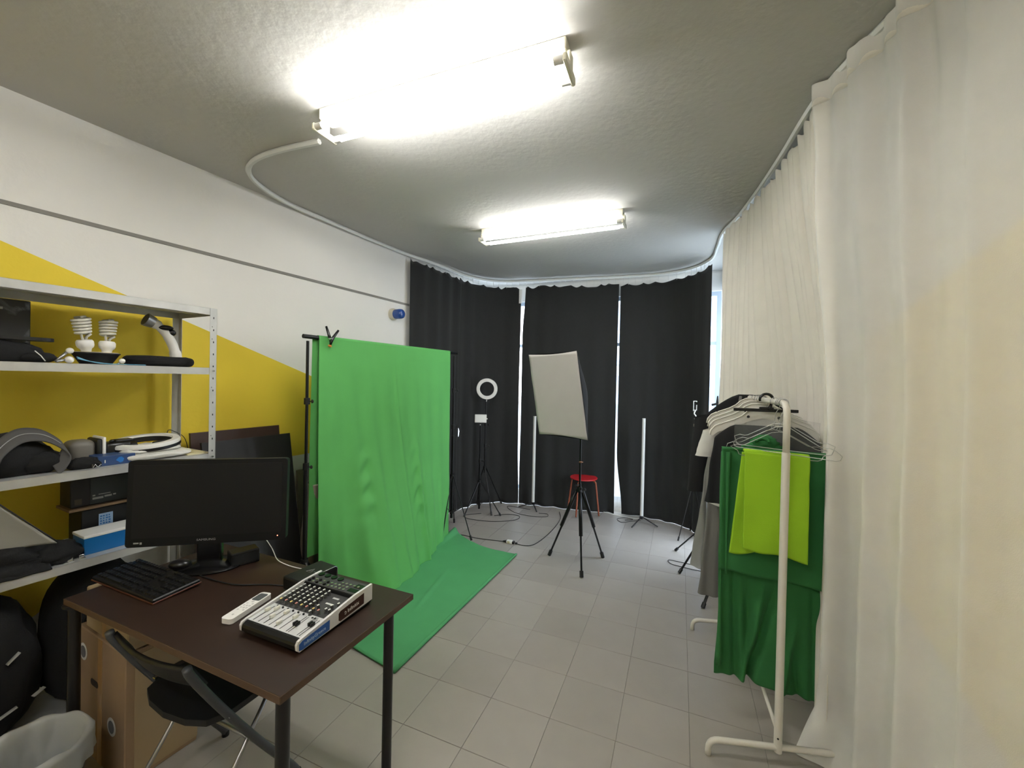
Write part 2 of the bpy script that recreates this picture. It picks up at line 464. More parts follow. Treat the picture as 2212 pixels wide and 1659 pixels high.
black_curtain(sA0, sA1, 'leftmost black curtain, hanging against the white wall beside the blue alarm light', 1.0, lambda u: 2.885-.03*u, amp=.018, nu=110)
black_curtain(sA1+.006, sB1, 'black curtain behind the ring lamp, left of the first bright slit', 2.3, lambda u: 2.865-.03*u,
              e0=lambda v: sA1-.03+.05*max(0, 1-abs(v-.665)*28), e1=lambda v: sB1-.006*math.sin(PI*min(1, max(0, (v-.18)/.62)))+.012*ss(v, .75, .95), amp=.012)
black_curtain(sC0, sC1, 'black curtain behind the softbox and stool, between the two bright slits', 4.1, lambda u: 2.84+.012*math.sin(u*7),
              e0=lambda v: sC0+.02*max(0, 1-v*6)-.014*ss(v, .05, .25)-.006*ss(v, .6, .9), e1=lambda v: sC1-.002-.006*math.sin(PI*v), amp=.011)
black_curtain(sC1+.016, sD1, 'rightmost black curtain, wrapping the corner next to the white curtains', 6.6, lambda u: 2.825+.045*u*u,
              e0=lambda v: sC1+.016+.07*ss(v, .72, 1), amp=.013, nu=190)
# white sheers hanging behind the black ones, seen in the slits
def sheer_behind(s0, s1, label, seed, zt=2.84, zb=.06, off=-.07):
    o = cloth(RP, lambda v: s0, lambda v: s1, lambda u: zt, lambda u: zb, lambda d, v: off+slack(d, v, seed, .012, .11), 30, 20).build('sheer_curtain', M_sheer, smooth=True)
    q, _, _ = RP.at((s0+s1)/2); origin_to(o, (q.x, q.y, 0)); tag(o, label, 'curtain', None); return o
sheer_behind(sC1-.10, sC1+.22, 'white sheer strip showing in the slit right of the stool, behind the black curtains', 3.3, zt=1.35)
sheer_behind(sB1-.022, sB1+.022, 'scrap of white sheer at the top of the slit left of the softbox', 8.3, zt=2.80, zb=2.62, off=.03)

# right-hand white curtains
sR0, sR1 = path_s(1.765, 3.5), path_s(1.325, 1.78)
RW0 = sR1-sR0
def rpush(d, v):
    k = d-sR0
    return -ss(v, -.15, .55)*(.08*ss(k, RW0-1.3, RW0-.9)+.10*ss(k, RW0-1.2, RW0-.75)*(1-ss(k, RW0-.35, RW0-.02)))
o = cloth(RP, lambda v: sR0-.03*v+.0, lambda v: sR1, lambda u: 2.885+.015*math.sin(u*95), lambda u: .015+.01*math.sin(u*40),
          lambda d, v: rpush(d, v)+.056*(abs(math.sin(d/.088*PI+2.6*nz(d*3.1, 2, v*.25)))**.8-.6)*(.75+.8*nz(d*5.1, 9))*(.55+.45*ss(v, 0, .15))+.012*nz(d*14, v*2)+.02*nz(d*3, v*2.2, 7), 520, 60)
o = o.build('white_curtain', M_whitecl, smooth=True, solid=.002); q, _, _ = RP.at((sR0+sR1)/2); origin_to(o, (q.x, q.y, 0))
tag(o, 'gathered white curtain with many narrow pleats, beyond the clothes rack', 'curtain')
NP = Path([(1.322, 1.80), (1.318, 1.62), (1.30, 1.40), (1.285, 1.15), (1.225, .75), (1.12, .25), (1.01, -.2)], 8)
def near_off(d, v):
    q = (d-.02)/.215+.18*nz(d*1.7, 4)+.05*v
    big = (.070*(.5+.5*math.cos(2*PI*q))**2.4-.02)*(.5+.5*v)-.09*ss(v, .12, .5)*math.exp(-(d/.6)**2)
    fine = .010*math.sin(d/.09*2*PI+3*nz(d, v*1.2, 3))*(1-v)*(1-v)
    pin = .014*nz(d*3.2, v*1.6, 11)*(.4+v)
    pin += .03*(1-ss(v, .0, .12))
    cr_ = .006*nz(d*5+v*6, v*16-d*3, 2)*(v > .45)
    edge = -.012*math.exp(-(d/.04)**2)
    e = -.02*math.exp(-((v-.93)/.05)**2)*math.exp(-(d/.2)**2)
    return (big+fine+pin+cr_+edge+(.10*max(0, v-.93)/.07*math.exp(-(d/.15)**2)), e)
o = cloth(NP, lambda v: .0+.02*math.sin(3*v)*v, lambda v: NP.L, lambda u: 2.926-.014*abs(math.sin(u*30)), lambda u: .006,
          near_off, 260, 110).build('sheer_curtain', M_sheer, smooth=True)
origin_to(o, (1.25, 1.2, 0)); tag(o, 'large near sheer white curtain with broad soft folds, yellow wall showing through', 'curtain')
def head(u, v):
    d = .0+u*NP.L; q, e, n = NP.at(d); w = near_off(d, 0)[0]-.004; return (q.x+n.x*w, q.y+n.y*w, 2.928-.10*v-.014*abs(math.sin(u*30))*(1-v))
MB().grid(head, 260, 4).build('heading_band', M_whitecl, o, world=True, smooth=True, solid=.0015)

# outside: street and the pale building opposite
gr = MB().box((3, 14, -.30), (60, 40, .1)).build('street_ground', mat('pale_paving', (190, 190, 188), rough=.9)); gr['kind'] = 'structure'
bld = thing('building', 'pale building across the street with a balcony railing, seen through the right slit', 'building', T(8.2, 13.2, -.25) @ rotz(-.55))
M_fac = mat('pale_facade', (214, 220, 226), rough=.8, var=.05, vscale=1)
MB().bb(-6, 6, 0, 4, 0, 9).build('facade', M_fac, bld)
for zz in (2.5, 5.6):
    MB().bb(-5.6, 5.6, -1.1, 0, zz, zz+.16).build('balcony_slab', mat('grey_blue_concrete', (150, 168, 188), rough=.8), bld)
    rl = MB().bb(-5.6, 5.6, -1.12, -1.06, zz+1.1, zz+1.2).build('railing', M_frame, bld)
    bal = MB()
    for i in range(38): bal.box((-5.5+i*.3, -1.09, zz+.63), (.05, .04, .95))
    bp = bal.build('balusters', M_frame, rl); bp['kind'] = 'stuff'
for zz in (.6, 3.3, 6.4):
    for i in range(4):
        w_ = MB().bb(-5+i*2.7, -3.6+i*2.7, -.03, .02, zz, zz+1.5).build('window_pane', mat('far_glass', (140, 160, 180), rough=.2), bld)
# ------------------------------------------------------------------ desk
TA = -.3985
MTB = T(-.6212, 1.12, 0) @ rotz(TA)          # near right corner of the desk top; x along the long edge (negative = left), y away
TZ = .74
desk = thing('desk', 'dark brown desk with black round legs, carrying the monitor and the mixer', 'desk', MTB)
MB().bb(-1.2, 0, 0, .60, .716, .739, bevel=.0015).build('tabletop', M_wood, desk)
MB().bb(-1.2, 0, -.0012, .0, .7165, .7385).bb(0, .0012, 0, .6, .7165, .7385).build('edge_band', mat('edge_band', (82, 60, 44), rough=.5), desk)
for x, y in ((-.045, .045), (-.068, .535), (-1.178, .022), (-1.16, .55)):
    lg = MB().cyl((x, y, .012), (x, y, .712), .0195, n=20).cyl((x, y, .706), (x, y, .716), .034, n=20).build('leg', M_satin, desk, smooth=True, angle=A30)
    MB().cyl((x, y, 0), (x, y, .013), .0185, n=16).build('leg_foot', M_black, lg, smooth=True, angle=A30)
def on_desk(x, y, a=0, z=0): return MTB @ T(x, y, TZ+z) @ rotz(a)

# monitor
pl, pr = Vector((-1.683, 1.79, 0)), Vector((-1.056, 1.925, 0)); md = (pr-pl)
mc = (pl+pr)/2; MW = md.length+.004
MMON = T(mc.x, mc.y, TZ) @ rotz(math.atan2(md.y, md.x))
mon = thing('monitor', 'wide black computer monitor, switched off, standing on the desk in front of the shelf', 'monitor', MMON)
b0, b1 = .112, .492
tilt = T(0, 0, b0) @ Matrix.Rotation(math.radians(-3), 4, 'X') @ T(0, 0, -b0)
def rrect(w, h, r, n=5, cx=0, cz=0):
    out = []
    for sx, sz, a0 in ((1, 1, 0), (-1, 1, PI/2), (-1, -1, PI), (1, -1, 1.5*PI)):
        for k in range(n+1):
            a = a0+PI/2*k/n; out.append((cx+sx*(w/2-r)+r*math.cos(a), cz+sz*(h/2-r)+r*math.sin(a)))
    return out
UPR = Matrix.Rotation(PI/2, 4, 'X')     # xy drawing stands up: y becomes z, extrusion goes to -y
M_gloss = mat('gloss_black', (9, 9, 10), rough=.25, coat=.1)
M_screen = mat('screen_glass', (13, 13, 13), rough=.4, spec=.3)
MB().prism(rrect(MW, b1-b0, .014, cz=(b0+b1)/2), .035, tilt @ T(0, .035, 0) @ UPR).build('bezel', mat('bezel_black', (12, 12, 12), rough=.5, spec=.25), mon)
MB().bb(-MW/2+.022, MW/2-.022, -.0012, .002, b0+.038, b1-.02, tilt).build('screen', M_screen, mon)
MB().prism(rrect(MW-.1, .24, .05, cz=(b0+b1)/2), .02, tilt @ T(0, .055, 0) @ UPR).build('back_cover', M_black, mon)
text('SAMSUNG', .013, tilt @ T(-.008, -.0006, b0+.019) @ UPR, mat('grey_print', (150, 150, 148)), mon, sx=1.3)
MB().bb(-MW/2+.032, -MW/2+.052, -.001, 0, b0+.015, b0+.021, tilt).bb(-MW/2+.056, -MW/2+.064, -.001, 0, b0+.012, b0+.021, tilt).build('sticker', mat('grey_print', (150, 150, 148)), mon)
MB().cyl((MW/2-.035, -.001, b0+.02), (MW/2-.035, .002, b0+.02), .0022, n=8, M=tilt).build('power_light', mat('power_led', (255, 150, 130), emit=((255, 120, 90), 1.5)), mon)
MB().bb(-.05, .05, .006, .04, .02, .15, bevel=.008, seg=2).build('neck', M_gloss, mon)
MB().lathe([(.135, 0), (.14, .006), (.125, .014), (.07, .022), (.05, .03)], 36, T(0, .02, .0), sx=1.0, sy=.72).build('base', M_gloss, mon, smooth=True, angle=A30)
MB().blob((-.11, .0, .025), (.045, .03, .022)).build('base_bulge', M_satin, mon, smooth=True)

# small black box right of the monitor foot
bx = thing('speaker_box', 'small black box on the desk just right of the monitor foot', 'box', on_desk(-.875, .43, .0))
Mb = rotz(math.radians(-20))
MB().bb(-.075, .0, 0, .115, 0, .062, Mb, bevel=.004, seg=2).build('casing', M_black, bx)
MB().bb(-.070, -.004, .004, .11, .0615, .063, Mb).build('top_panel', M_satin, bx)
MB().bb(-.001, .002, .008, .107, .008, .054, Mb).build('side_grille', M_bfab, bx)

# keyboard
kb = thing('keyboard', 'black computer keyboard with a brown edge at the left end of the desk', 'keyboard', on_desk(-1.285, .115, -.0))
KW, KD = .445, .168
slope = Matrix.Rotation(math.radians(3), 4, 'X')
MB().bb(0, KW, 0, KD, .001, .018, slope, bevel=.004).build('case', M_black, kb)
MB().bb(-.002, KW+.002, -.002, KD+.002, .0, .006, slope, bevel=.001).build('rim', mat('brown_edge', (92, 50, 34), rough=.4), kb)
M_key = mat('key_black', (22, 22, 23), rough=.4)
kmesh = {}
def key(x, y, w):
    if w not in kmesh:
        b = bmesh.new(); bmesh.ops.create_cube(b, size=1); bmesh.ops.scale(b, vec=(w-.003, .0155, .007), verts=b.verts)
        for v in b.verts:
            if v.co.z > 0: v.co.x *= 1-.003/w; v.co.y *= .84
        me = bpy.data.meshes.new('key'); b.to_mesh(me); b.free(); me.materials.append(M_key); kmesh[w] = me
    o = bpy.data.objects.new('key', kmesh[w]); COL.objects.link(o); o.parent = kb; o.matrix_local = slope @ T(x+w/2, y, .0215)
for r in range(6):
    y = .020+r*.0255*(1 if r < 5 else 1.04); x = .010; wid = []
    if r == 0: wid = [.024, .019, .024, .112, .024, .019, .024, .024]
    elif r == 5: wid = [.019]+[.019]*12
    else: wid = [(.019, .0, 0)[0]]*14
    for w in wid: key(x, y, w); x += w
    for x0, n in ((.300, 3), (.365, 4 if r < 5 else 0)):
        if r in (2,) and n == 3: continue
        for k in range(n): key(x0+.019*k, y, .019)
MB().bb(.37, .43, KD-.022, KD-.014, .0185, .0195, slope).build('indicator_strip', M_satin, kb)

# remote control
rc = thing('remote_control', 'white air conditioner remote control with grey display, left of the mixer', 'remote control', on_desk(-.470, .150, math.radians(11)))
RW_, RL_ = .047, .187
MB().prism(rrect(RW_, RL_, .012, cz=RL_/2), .018, T(0, 0, .001)).build('case', M_wplast, rc)
MB().prism(rrect(RW_-.012, .048, .006, cz=RL_-.036), .001, T(0, 0, .0188)).build('display', mat('grey_lcd', (88, 92, 90), rough=.25), rc)
M_btn = mat('button_grey', (196, 192, 188), rough=.5)
for k, (x, y, r) in enumerate([(0, .118, .0055), (-.012, .104, .004), (.012, .104, .004), (-.012, .09, .004), (.0, .09, .004), (.012, .09, .004), (-.012, .076, .004), (0, .076, .004), (.012, .076, .004), (-.012, .062, .004), (.012, .062, .004), (0, .03, .004)]):
    MB().cyl((x, y, .018), (x, y, .0198), r, n=12).build('button', M_btn, rc)

# mixer
mx = thing('mixing_console', 'grey and black audio mixer with rows of knobs and white faders on the desk', 'mixer', on_desk(-.372, .135, math.radians(.3)))
XW, XD = .272, .338
M_face = mat('mixer_face', (196, 196, 194), rough=.45)
M_dark = mat('mixer_dark', (58, 58, 58), rough=.5)
M_cheek = mat('cheek_white', (214, 212, 210), rough=.35)
def ztop(y): return .036+(.052-.036)*min(1, max(0, (y-.012)/.24))
body = [(0, .010), (.012, .004), (.05, .0), (XD, .0), (XD, .066), (.250, .064), (.248, .052), (.014, .036), (.003, .030), (0, .022)]
YZ = Matrix(((0, 0, 1, 0), (1, 0, 0, 0), (0, 1, 0, 0), (0, 0, 0, 1)))   # drawing (y,z) extruded along x
MB().prism(body, XW-.012, T(.006, 0, .004) @ YZ).build('housing', M_black, mx)
cheek = [(.0, .010), (.008, .002), (XD, .012), (XD, .072), (.25, .071), (.02, .042), (.004, .038), (-.002, .028)]
for x in (.0, XW-.009):
    MB().prism(cheek, .009, T(x, 0, .004) @ YZ).build('side_cheek', M_cheek, mx)
sl = math.atan2(.016, .24)
def face(x0, x1, y0, y1, m, name, h=.001):
    return MB().add([(x0, y0, ztop(y0)+.004), (x1, y0, ztop(y0)+.004), (x1, y1, ztop(y1)+.004), (x0, y1, ztop(y1)+.004), (x0, y0, ztop(y0)+.004+h), (x1, y0, ztop(y0)+.004+h), (x1, y1, ztop(y1)+.004+h), (x0, y1, ztop(y1)+.004+h)],
        [(0, 1, 2, 3), (4, 5, 6, 7), (0, 1, 5, 4), (1, 2, 6, 5), (2, 3, 7, 6), (3, 0, 4, 7)]).build(name, m, mx)
face(.010, XW-.010, .016, .122, M_face, 'fader_panel')
face(.010, XW-.010, .122, .248, M_dark, 'knob_panel')
face(.010, XW-.010, .016, .021, M_black, 'label_strip', .0013)
MB().bb(.010, XW-.010, .252, XD-.004, .069, .0715).build('connector_panel', M_dark, mx)
M_capw = mat('cap_white', (212, 210, 198), rough=.4)
cols = [.030+.0255*k for k in range(6)]
lvl = [.072, .088, .052, .086, .038, .080]
for k, x in enumerate(cols+[.188, .198, .238, .248]):
    y0, y1 = .026, .108
    z0 = ztop(.067)+.0062
    MB().box((x, (y0+y1)/2, 0), (.0016, y1-y0, .0006), T(0, 0, z0) @ T(0, .067, 0) @ Matrix.Rotation(sl, 4, 'X') @ T(0, -.067, 0)).build('fader_slot', M_black, mx)
    white = k < 6
    y = lvl[k]+.008 if white else (.062 if k < 8 else .078)
    cap = MB().box((x, y, ztop(y)+.0115), (.0105 if white else .009, .021 if white else .019, .012), bevel=.003, seg=2)
    cap.build('fader_cap', M_capw if white else M_gloss, mx, label=None if white else 'black fader cap')
    if white:
        MB().cyl((x+.010, .112, ztop(.112)+.004), (x+.010, .112, ztop(.112)+.010), .0035, n=10).build('button', M_black, mx)
M_knob = mat('knob_grey', (66, 66, 64), rough=.45)
tips = [mat('tip_yellow', (232, 206, 120)), mat('tip_pink', (226, 150, 140)), mat('tip_white', (220, 220, 214))]
kb0 = None
def knob(x, y, r=.0058, h=.015, base=None, tip=None, m=None):
    z = (ztop(y)+.005) if base is None else base
    o = MB().lathe([(r*1.25, 0), (r*1.2, .003), (r, .0035), (r*.86, h-.001), (r*.7, h)], 12, T(x, y, z)).build('knob', m or M_knob, mx, smooth=True, angle=A30)
    if tip is not None:
        MB().box((x, y-.001, z+h+.0006), (r*.9, r*1.5, .0018)).build('knob_pointer', tip, o)
for k, x in enumerate(cols):
    for r_, y in enumerate((.134, .150, .167, .184, .201, .218, .235)):
        knob(x, y, tip=tips[k % 2] if r_ == 0 else tips[2])
for x, y, tp in [(.190, .134, tips[0]), (.214, .134, tips[1]), (.190, .155, tips[2]), (.190, .120, tips[2]), (.232, .150, tips[2]), (.248, .150, tips[2]), (.25, .190, tips[2]), (.236, .172, tips[2])]:
    knob(x, y, tip=tp)
MB().bb(.186, .222, .188, .196, 0, .001, T(0, 0, ztop(.19)+.0048)).bb(.186, .214, .222, .230, 0, .001, T(0, 0, ztop(.222)+.0048)).build('printed_label', M_face, mx)
for k in range(2): MB().cyl((.212+.011*k, .110, .048), (.212+.011*k, .110, .0495), .0038, n=12).build('jack', M_black, mx)
ln = MB()
for k in range(9): ln.box((.226+.0, .084+k*.004, ztop(.084+k*.004)+.0056), (.016, .0012, .0004))
ln.build('print_lines', M_black, mx)['kind'] = 'stuff'
for k, x in enumerate((.028, .062, .096, .130)):
    j = MB().cyl((x, .318, .071), (x, .318, .0755), .0125, n=20).build('xlr_socket', M_gloss, mx, smooth=True, angle=A30)
M_nut = mat('nickel', (200, 196, 186), rough=.25, metal=.9)
for y in (.262, .281, .300):
    for k in range(12):
        x = .024+k*.0195 if y < .29 else .160+k*.0195
        if x > .245 or (y < .29 and x > .20): continue
        if y < .29 and k % 2 == 0 and x < .13:
            MB().cyl((x, y, .071), (x, y, .078), .0062, n=12).build('socket', M_black, mx, smooth=True, angle=A30)
        else: MB().cyl((x, y, .071), (x, y, .0745), .0052, n=12).cyl((x, y, .0745), (x, y, .0752), .003, n=8).build('jack_nut', M_nut, mx, smooth=True, angle=A30)
MB().bb(.215, .258, .262, .284, .0715, .0725).bb(.222, .258, .292, .318, .0715, .0728).build('display_window', M_gloss, mx)
# stickers on the right cheek
M_lblue = mat('sticker_blue', (52, 96, 168), rough=.4)
CHK = Matrix(((0, 0, 1, XW+.0004), (1, 0, 0, 0), (0, 1, 0, 0), (0, 0, 0, 1)))     # drawing on the cheek: x along depth, y up
st = MB().prism([(.006, .012), (.018, .009), (.128, .013), (.128, .047), (.018, .038), (.006, .032)], .0006, CHK).build('sticker', M_lblue, mx, label='blue sticker with pale lettering')
text('InfinityGreece', .0165, CHK @ T(.067, .0265, .0007) @ rotz(.055), mat('pale_blue_print', (176, 196, 220)), mx, sx=.93)
st = MB().prism([(.168, .022), (.176, .016), (.292, .022), (.292, .062), (.176, .052), (.168, .046)], .0006, CHK).build('sticker', mat('sticker_brown', (62, 34, 24), rough=.4), mx, label='dark brown sticker with white lettering')
text('\u0254 Infinitix', .020, CHK @ T(.230, .037, .0007) @ rotz(.06), mat('white_print', (232, 226, 214)), mx, sx=.95)
MB().bb(.05, .22, XD, XD+.022, .02, .05, bevel=.006).build('rear_plugs', M_black, mx)

# headphone amplifier behind the mixer
am = thing('audio_interface', 'flat black audio box with a silver front rim, behind the mixer on the desk', 'audio box', on_desk(-.500, .395, math.radians(-6)))
MB().bb(0, .112, 0, .178, .004, .060, bevel=.008, seg=2).build('casing', M_black, am)
FR = MB().tube([(.1125, .004, .006), (.1125, .004, .052), (.1125, .012, .060), (.1125, .168, .060), (.1125, .176, .052), (.1125, .176, .006)], .0022, 6).build('front_rim', M_chrome, am, smooth=True)
for k in range(5): MB().cyl((.112, .03+k*.028, .032), (.121, .03+k*.028, .032), .007, n=14).build('knob', M_gloss, am, smooth=True, angle=A30)
tri = MB().tube([(.045, .075, .0605), (.075, .075, .0605), (.06, .105, .0605)], .0008, 4, closed=True).build('logo', mat('grey_print', (150, 150, 148)), am)
MB().tube(arc((.06, .088, .0605), .006, 0, 2*PI, 12, ay=(0, 1, 0)), .0006, 4).bb(.078, .105, .088, .0895, .060, .0608, ).build('logo', mat('grey_print', (150, 150, 148)), am)

def cable(name, pts, r, m, label, cat='cable', n=8, sub=7, world=True):
    p = spline(pts, sub)
    o = MB().tube(p, r, n).build(name, m, smooth=True); origin_to(o, pts[0]); return tag(o, label, cat)
def dk(x, y, z=.003): return (MTB @ Vector((x, y, TZ+z)))[:]
cable('cable', [dk(-1.06, .36, .006), dk(-.93, .33), dk(-.80, .33), dk(-.70, .345), dk(-.60, .395), dk(-.50, .43), dk(-.485, .44, .012)], .0028, M_cord, 'black cable running across the desk from the monitor foot to the audio box')
cable('cable', [dk(-.88, .60, .075), dk(-.82, .59, .04), dk(-.76, .57, .010), dk(-.70, .56, .004), dk(-.62, .555, .004), dk(-.54, .565, .004), dk(-.51, .57, .01)], .0021, M_wplast, 'thin white cable from behind the monitor to the audio box')

# ------------------------------------------------------------------ under the desk
M_card = mat('cardboard', (146, 120, 92), rough=.85, var=.10, vscale=5, bump=.06, bscale=90)
M_card2 = mat('cardboard_light', (160, 138, 104), rough=.85, var=.08, vscale=5)
MBX = T(-1.48, 1.58, 0) @ rotz(WA)       # x away from camera along wall, y toward the wall
bxs = thing('cardboard_box', 'tall brown cardboard box with two round stickers under the left end of the desk', 'box', MBX)
MB().bb(0, .25, 0, .44, 0, .520, bevel=.004).build('carton', M_card, bxs)
MB().bb(.03, .25, -.003, 0, .02, .505).build('side_panel', M_card2, bxs)
MB().bb(-.001, .0, .20, .24, 0, .52).build('tape_strip', mat('tape', (164, 128, 84), rough=.3), bxs)
M_stw = mat('sticker_white', (198, 198, 196)); M_stg = mat('sticker_grey', (96, 96, 104))
FRN = Matrix(((0, 0, -1, -.0006), (-1, 0, 0, .44), (0, 1, 0, 0), (0, 0, 0, 1)))   # drawing on the face toward the camera: x to the right
for x, z in ((.06, .42), (.33, .20)):
    sk = MB().cyl((x, z, 0), (x, z, .0012), .036, n=28, M=FRN).build('sticker', M_stw, bxs, label='round white sticker with grey centre')
    MB().cyl((x, z, 0), (x, z, .002), .025, n=24, M=FRN).build('sticker_centre', M_stg, sk)
M_slot = mat('hand_hole', (40, 28, 20), rough=.9)
MB().prism(rrect(.07, .026, .012, cx=.17, cz=.32), .001, FRN).build('hand_hole', M_slot, bxs)
MB().prism(rrect(.12, .03, .014), .001, T(.14, -.0045, .38) @ UPR).build('hand_hole', M_slot, bxs)
bt = thing('cardboard_box', 'smaller light cardboard box resting on the tall brown box under the desk', 'box', MBX @ T(0, 0, .522))
MB().bb(.01, .18, .01, .39, 0, .172, bevel=.004).build('carton', M_card2, bt)
MB().bb(.0095, .0102, .20, .235, 0, .17).build('tape_strip', mat('tape', (164, 128, 84), rough=.3), bt)
MB().prism(rrect(.05, .018, .008, cx=.2, cz=.10), .001, FRN @ T(0, 0, -.0098)).build('hand_hole', M_slot, bt)

# waste bin with bag
bn = thing('waste_bin', 'round waste bin lined with a translucent white bag, in the bottom left corner', 'waste bin', T(-1.655, 1.425, 0))
MB().lathe([(.105, 0), (.11, .004), (.14, .285), (.145, .295), (.138, .295), (.135, .28), (.104, .012), (0, .012)], 40).build('bucket', mat('grey_bin', (84, 84, 82), rough=.5), bn, smooth=True, angle=A30)
M_bag = mat('bag_film', (214, 216, 214), rough=.35, transl=.25, alpha=.25, bump=.35, bscale=30)
def bag(u, v):
    a = 2*PI*u; w = nz(math.cos(a)*2.5, math.sin(a)*2.5, v*3)
    if v < .35:
        k = v/.35; r = .150+.008*w; z = .215+.088*k
        if k < .5: r += .006*math.sin(a*17)*(1-k*2)
    elif v < .45: k = (v-.35)/.1; r = .150-.02*k; z = .303+.010*math.sin(PI*k)
    else: k = (v-.45)/.55; r = .130*(1-k*.55)-.012*abs(w)-.006*math.sin(a*9+k*4)*k; z = .303-.235*k
    return (r*math.cos(a), r*math.sin(a), z+.012*w)
MB().grid(bag, 90, 26, wrap=True).build('bag_liner', M_bag, bn, smooth=True)

# folding chair
ch = thing('folding_chair', 'folding chair with grey tube frame and black seat, tucked under the desk', 'chair', MTB)
M_gp = mat('grey_frame', (70, 72, 76), rough=.45); M_bp = mat('black_seat', (16, 16, 17), rough=.5)
XL, XR = -.86, -.41
for x, s in ((XL, -1), (XR, 1)):
    MB().tube(spline([(x, -.005, .70), (x, .01, .66), (x, .10, .50), (x, .235, .28), (x, .38, .06), (x, .405, .013)], 4), .0135, 12).build('front_leg', M_gp, ch, smooth=True)
    MB().tube([(x-s*.03, .31, .425), (x-s*.03, .12, .16), (x-s*.03, .01, .013)], .0075, 10).build('rear_leg', M_alu, ch, smooth=True)
    for y, xx in ((.405, x), (.01, x-s*.03)):
        MB().cyl((xx, y, 0), (xx, y, .022), .0145, n=12).build('foot_cap', M_black, ch, smooth=True, angle=A30)
    MB().cyl((x+s*.012, .125, .455), (x-s*.03, .125, .455), .006, n=10).build('pivot_bolt', M_chrome, ch, smooth=True, angle=A30)
def backf(u, v):
    x = XL+.004+(XR-XL-.008)*u; c = 1-(2*u-1)**2
    z = .690-.085*v-.012*c; y = .000+.55*(.70-z)-.030*c
    return (x, y+.004, z)
MB().grid(backf, 24, 8).build('backrest', M_bp, ch, smooth=True, solid=.014)
seat = [(XL+.02, .40), (XL+.02, .14), (XL+.05, .085), (XL+.12, .058), (-.5*(-XL-XR), .047), (XR-.12, .058), (XR-.05, .085), (XR-.02, .14), (XR-.02, .40)]
MB().prism(seat, .022, T(0, 0, .428)).build('seat', M_bp, ch)
MB().tube([(XL, .27, .225), (XR, .27, .225)], .008, 10).build('stretcher', M_alu, ch, smooth=True)
MB().tube([(XL+.03, .03, .045), (XR-.03, .03, .045)], .007, 10).build('stretcher', M_alu, ch, smooth=True)

# ------------------------------------------------------------------ shelf unit and what is on it (x along the wall, -y into the room)
MSH = MLW
sh = thing('shelf_unit', 'galvanised steel shelf unit along the yellow wall, loaded with studio gear', 'shelf unit', MSH)
SX0, SX1, SF, SB = -.36, .675, -.48, -.085
def lpost(x, y, sx, sy, name='post'):
    o = MB().bb(x, x+sx*.034, y, y+sy*.002, 0, 1.985).bb(x, x+sx*.002, y, y+sy*.034, 0, 1.985).build(name, M_galv, sh)
    hs = MB(); z = .06
    while z < 1.96:
        hs.bb(x+sx*.014, x+sx*.019, y-sy*.0006, y+sy*.0006, z, z+.010); hs.bb(x-sx*.0006, x+sx*.0006, y+sy*.014, y+sy*.019, z, z+.010)
        if int(z*1000) % 3 == 0: hs.bb(x+sx*.022, x+sx*.025, y-sy*.0006, y+sy*.0006, z+.02, z+.025)
        z += .0667
    h = hs.build('slot_holes', M_black, o); h['kind'] = 'stuff'
lpost(SX1, SF-.002, -1, 1); lpost(SX1, SB+.002, -1, -1); lpost(SX0, SF-.002, 1, 1); lpost(SX0, SB+.002, 1, -1)
LV = [1.985, 1.658, 1.185, .785, .10]
for z in LV:
    s_ = MB().bb(SX0+.003, SX1-.003, SF, SB, z-.0015, z)
    s_.bb(SX0+.003, SX1-.003, SF, SF+.0015, z-.036, z).bb(SX0+.003, SX1-.003, SB-.0015, SB, z-.036, z)
    s_.bb(SX0+.003, SX0+.0045, SF, SB, z-.036, z).bb(SX1-.0045, SX1-.003, SF, SB, z-.036, z)
    s_.bb(SX0+.003, SX1-.003, SF, SF+.012, z-.037, z-.0355).bb(SX0+.003, SX1-.003, -.295, -.27, z-.02, z-.0015)
    s_.build('shelf', M_galv, sh)
for z in LV[1:4]:
    MB().cyl((SX1-.017, SF-.012, z-.018), (SX1-.017, SF, z-.018), .005, n=6).build('bolt', M_chrome, sh)
def on_shelf(x, n, z, a=0): return MSH @ T(x, -n, z) @ rotz(a)
Z1, Z2, Z3, Z4 = LV[1], LV[2], LV[3], LV[4]
# -- upper compartment
b_ = thing('picture_box', 'black box printed with pale smoke swirls, upper shelf, far left', 'box', on_shelf(-.16, .20, Z1))
M_smoke = mat('smoke_print', (34, 34, 36), rough=.4)
t_ = M_smoke.node_tree; nn_ = t_.nodes.new('ShaderNodeTexNoise'); nn_.inputs['Scale'].default_value = 9; nn_.inputs['Detail'].default_value = 6; nn_.inputs['Distortion'].default_value = 1.6
rr_ = t_.nodes.new('ShaderNodeValToRGB'); rr_.color_ramp.elements[0].position = .52; rr_.color_ramp.elements[0].color = (.012, .012, .013, 1); rr_.color_ramp.elements[1].position = .78; rr_.color_ramp.elements[1].color = (.22, .23, .25, 1)
tc_ = [n for n in t_.nodes if n.type == 'TEX_COORD'][0]; t_.links.new(tc_.outputs['Object'], nn_.inputs['Vector']); t_.links.new(nn_.outputs['Fac'], rr_.inputs[0]); t_.links.new(rr_.outputs[0], [n for n in t_.nodes if n.type == 'BSDF_PRINCIPLED'][0].inputs['Base Color'])
MB().bb(0, .20, -.05, .07, .0, .272, bevel=.003).build('carton', M_black, b_)
MB().bb(.003, .197, -.0512, -.05, .003, .27).build('printed_face', M_smoke, b_)
MB().bb(.03, .12, -.052, -.0512, .225, .235).build('title_strip', mat('grey_print', (150, 150, 148)), b_)
b_ = thing('camera_bag', 'black fabric camera bag at the left of the upper shelf, under a flat black plate', 'bag', on_shelf(-.08, .36, Z1))
MB().blob((-.03, 0, .035), (.17, .085, .062), 28, 14, amp=.10, fr=3, flatz=.001).build('bag_body', M_bfab, b_, smooth=True)
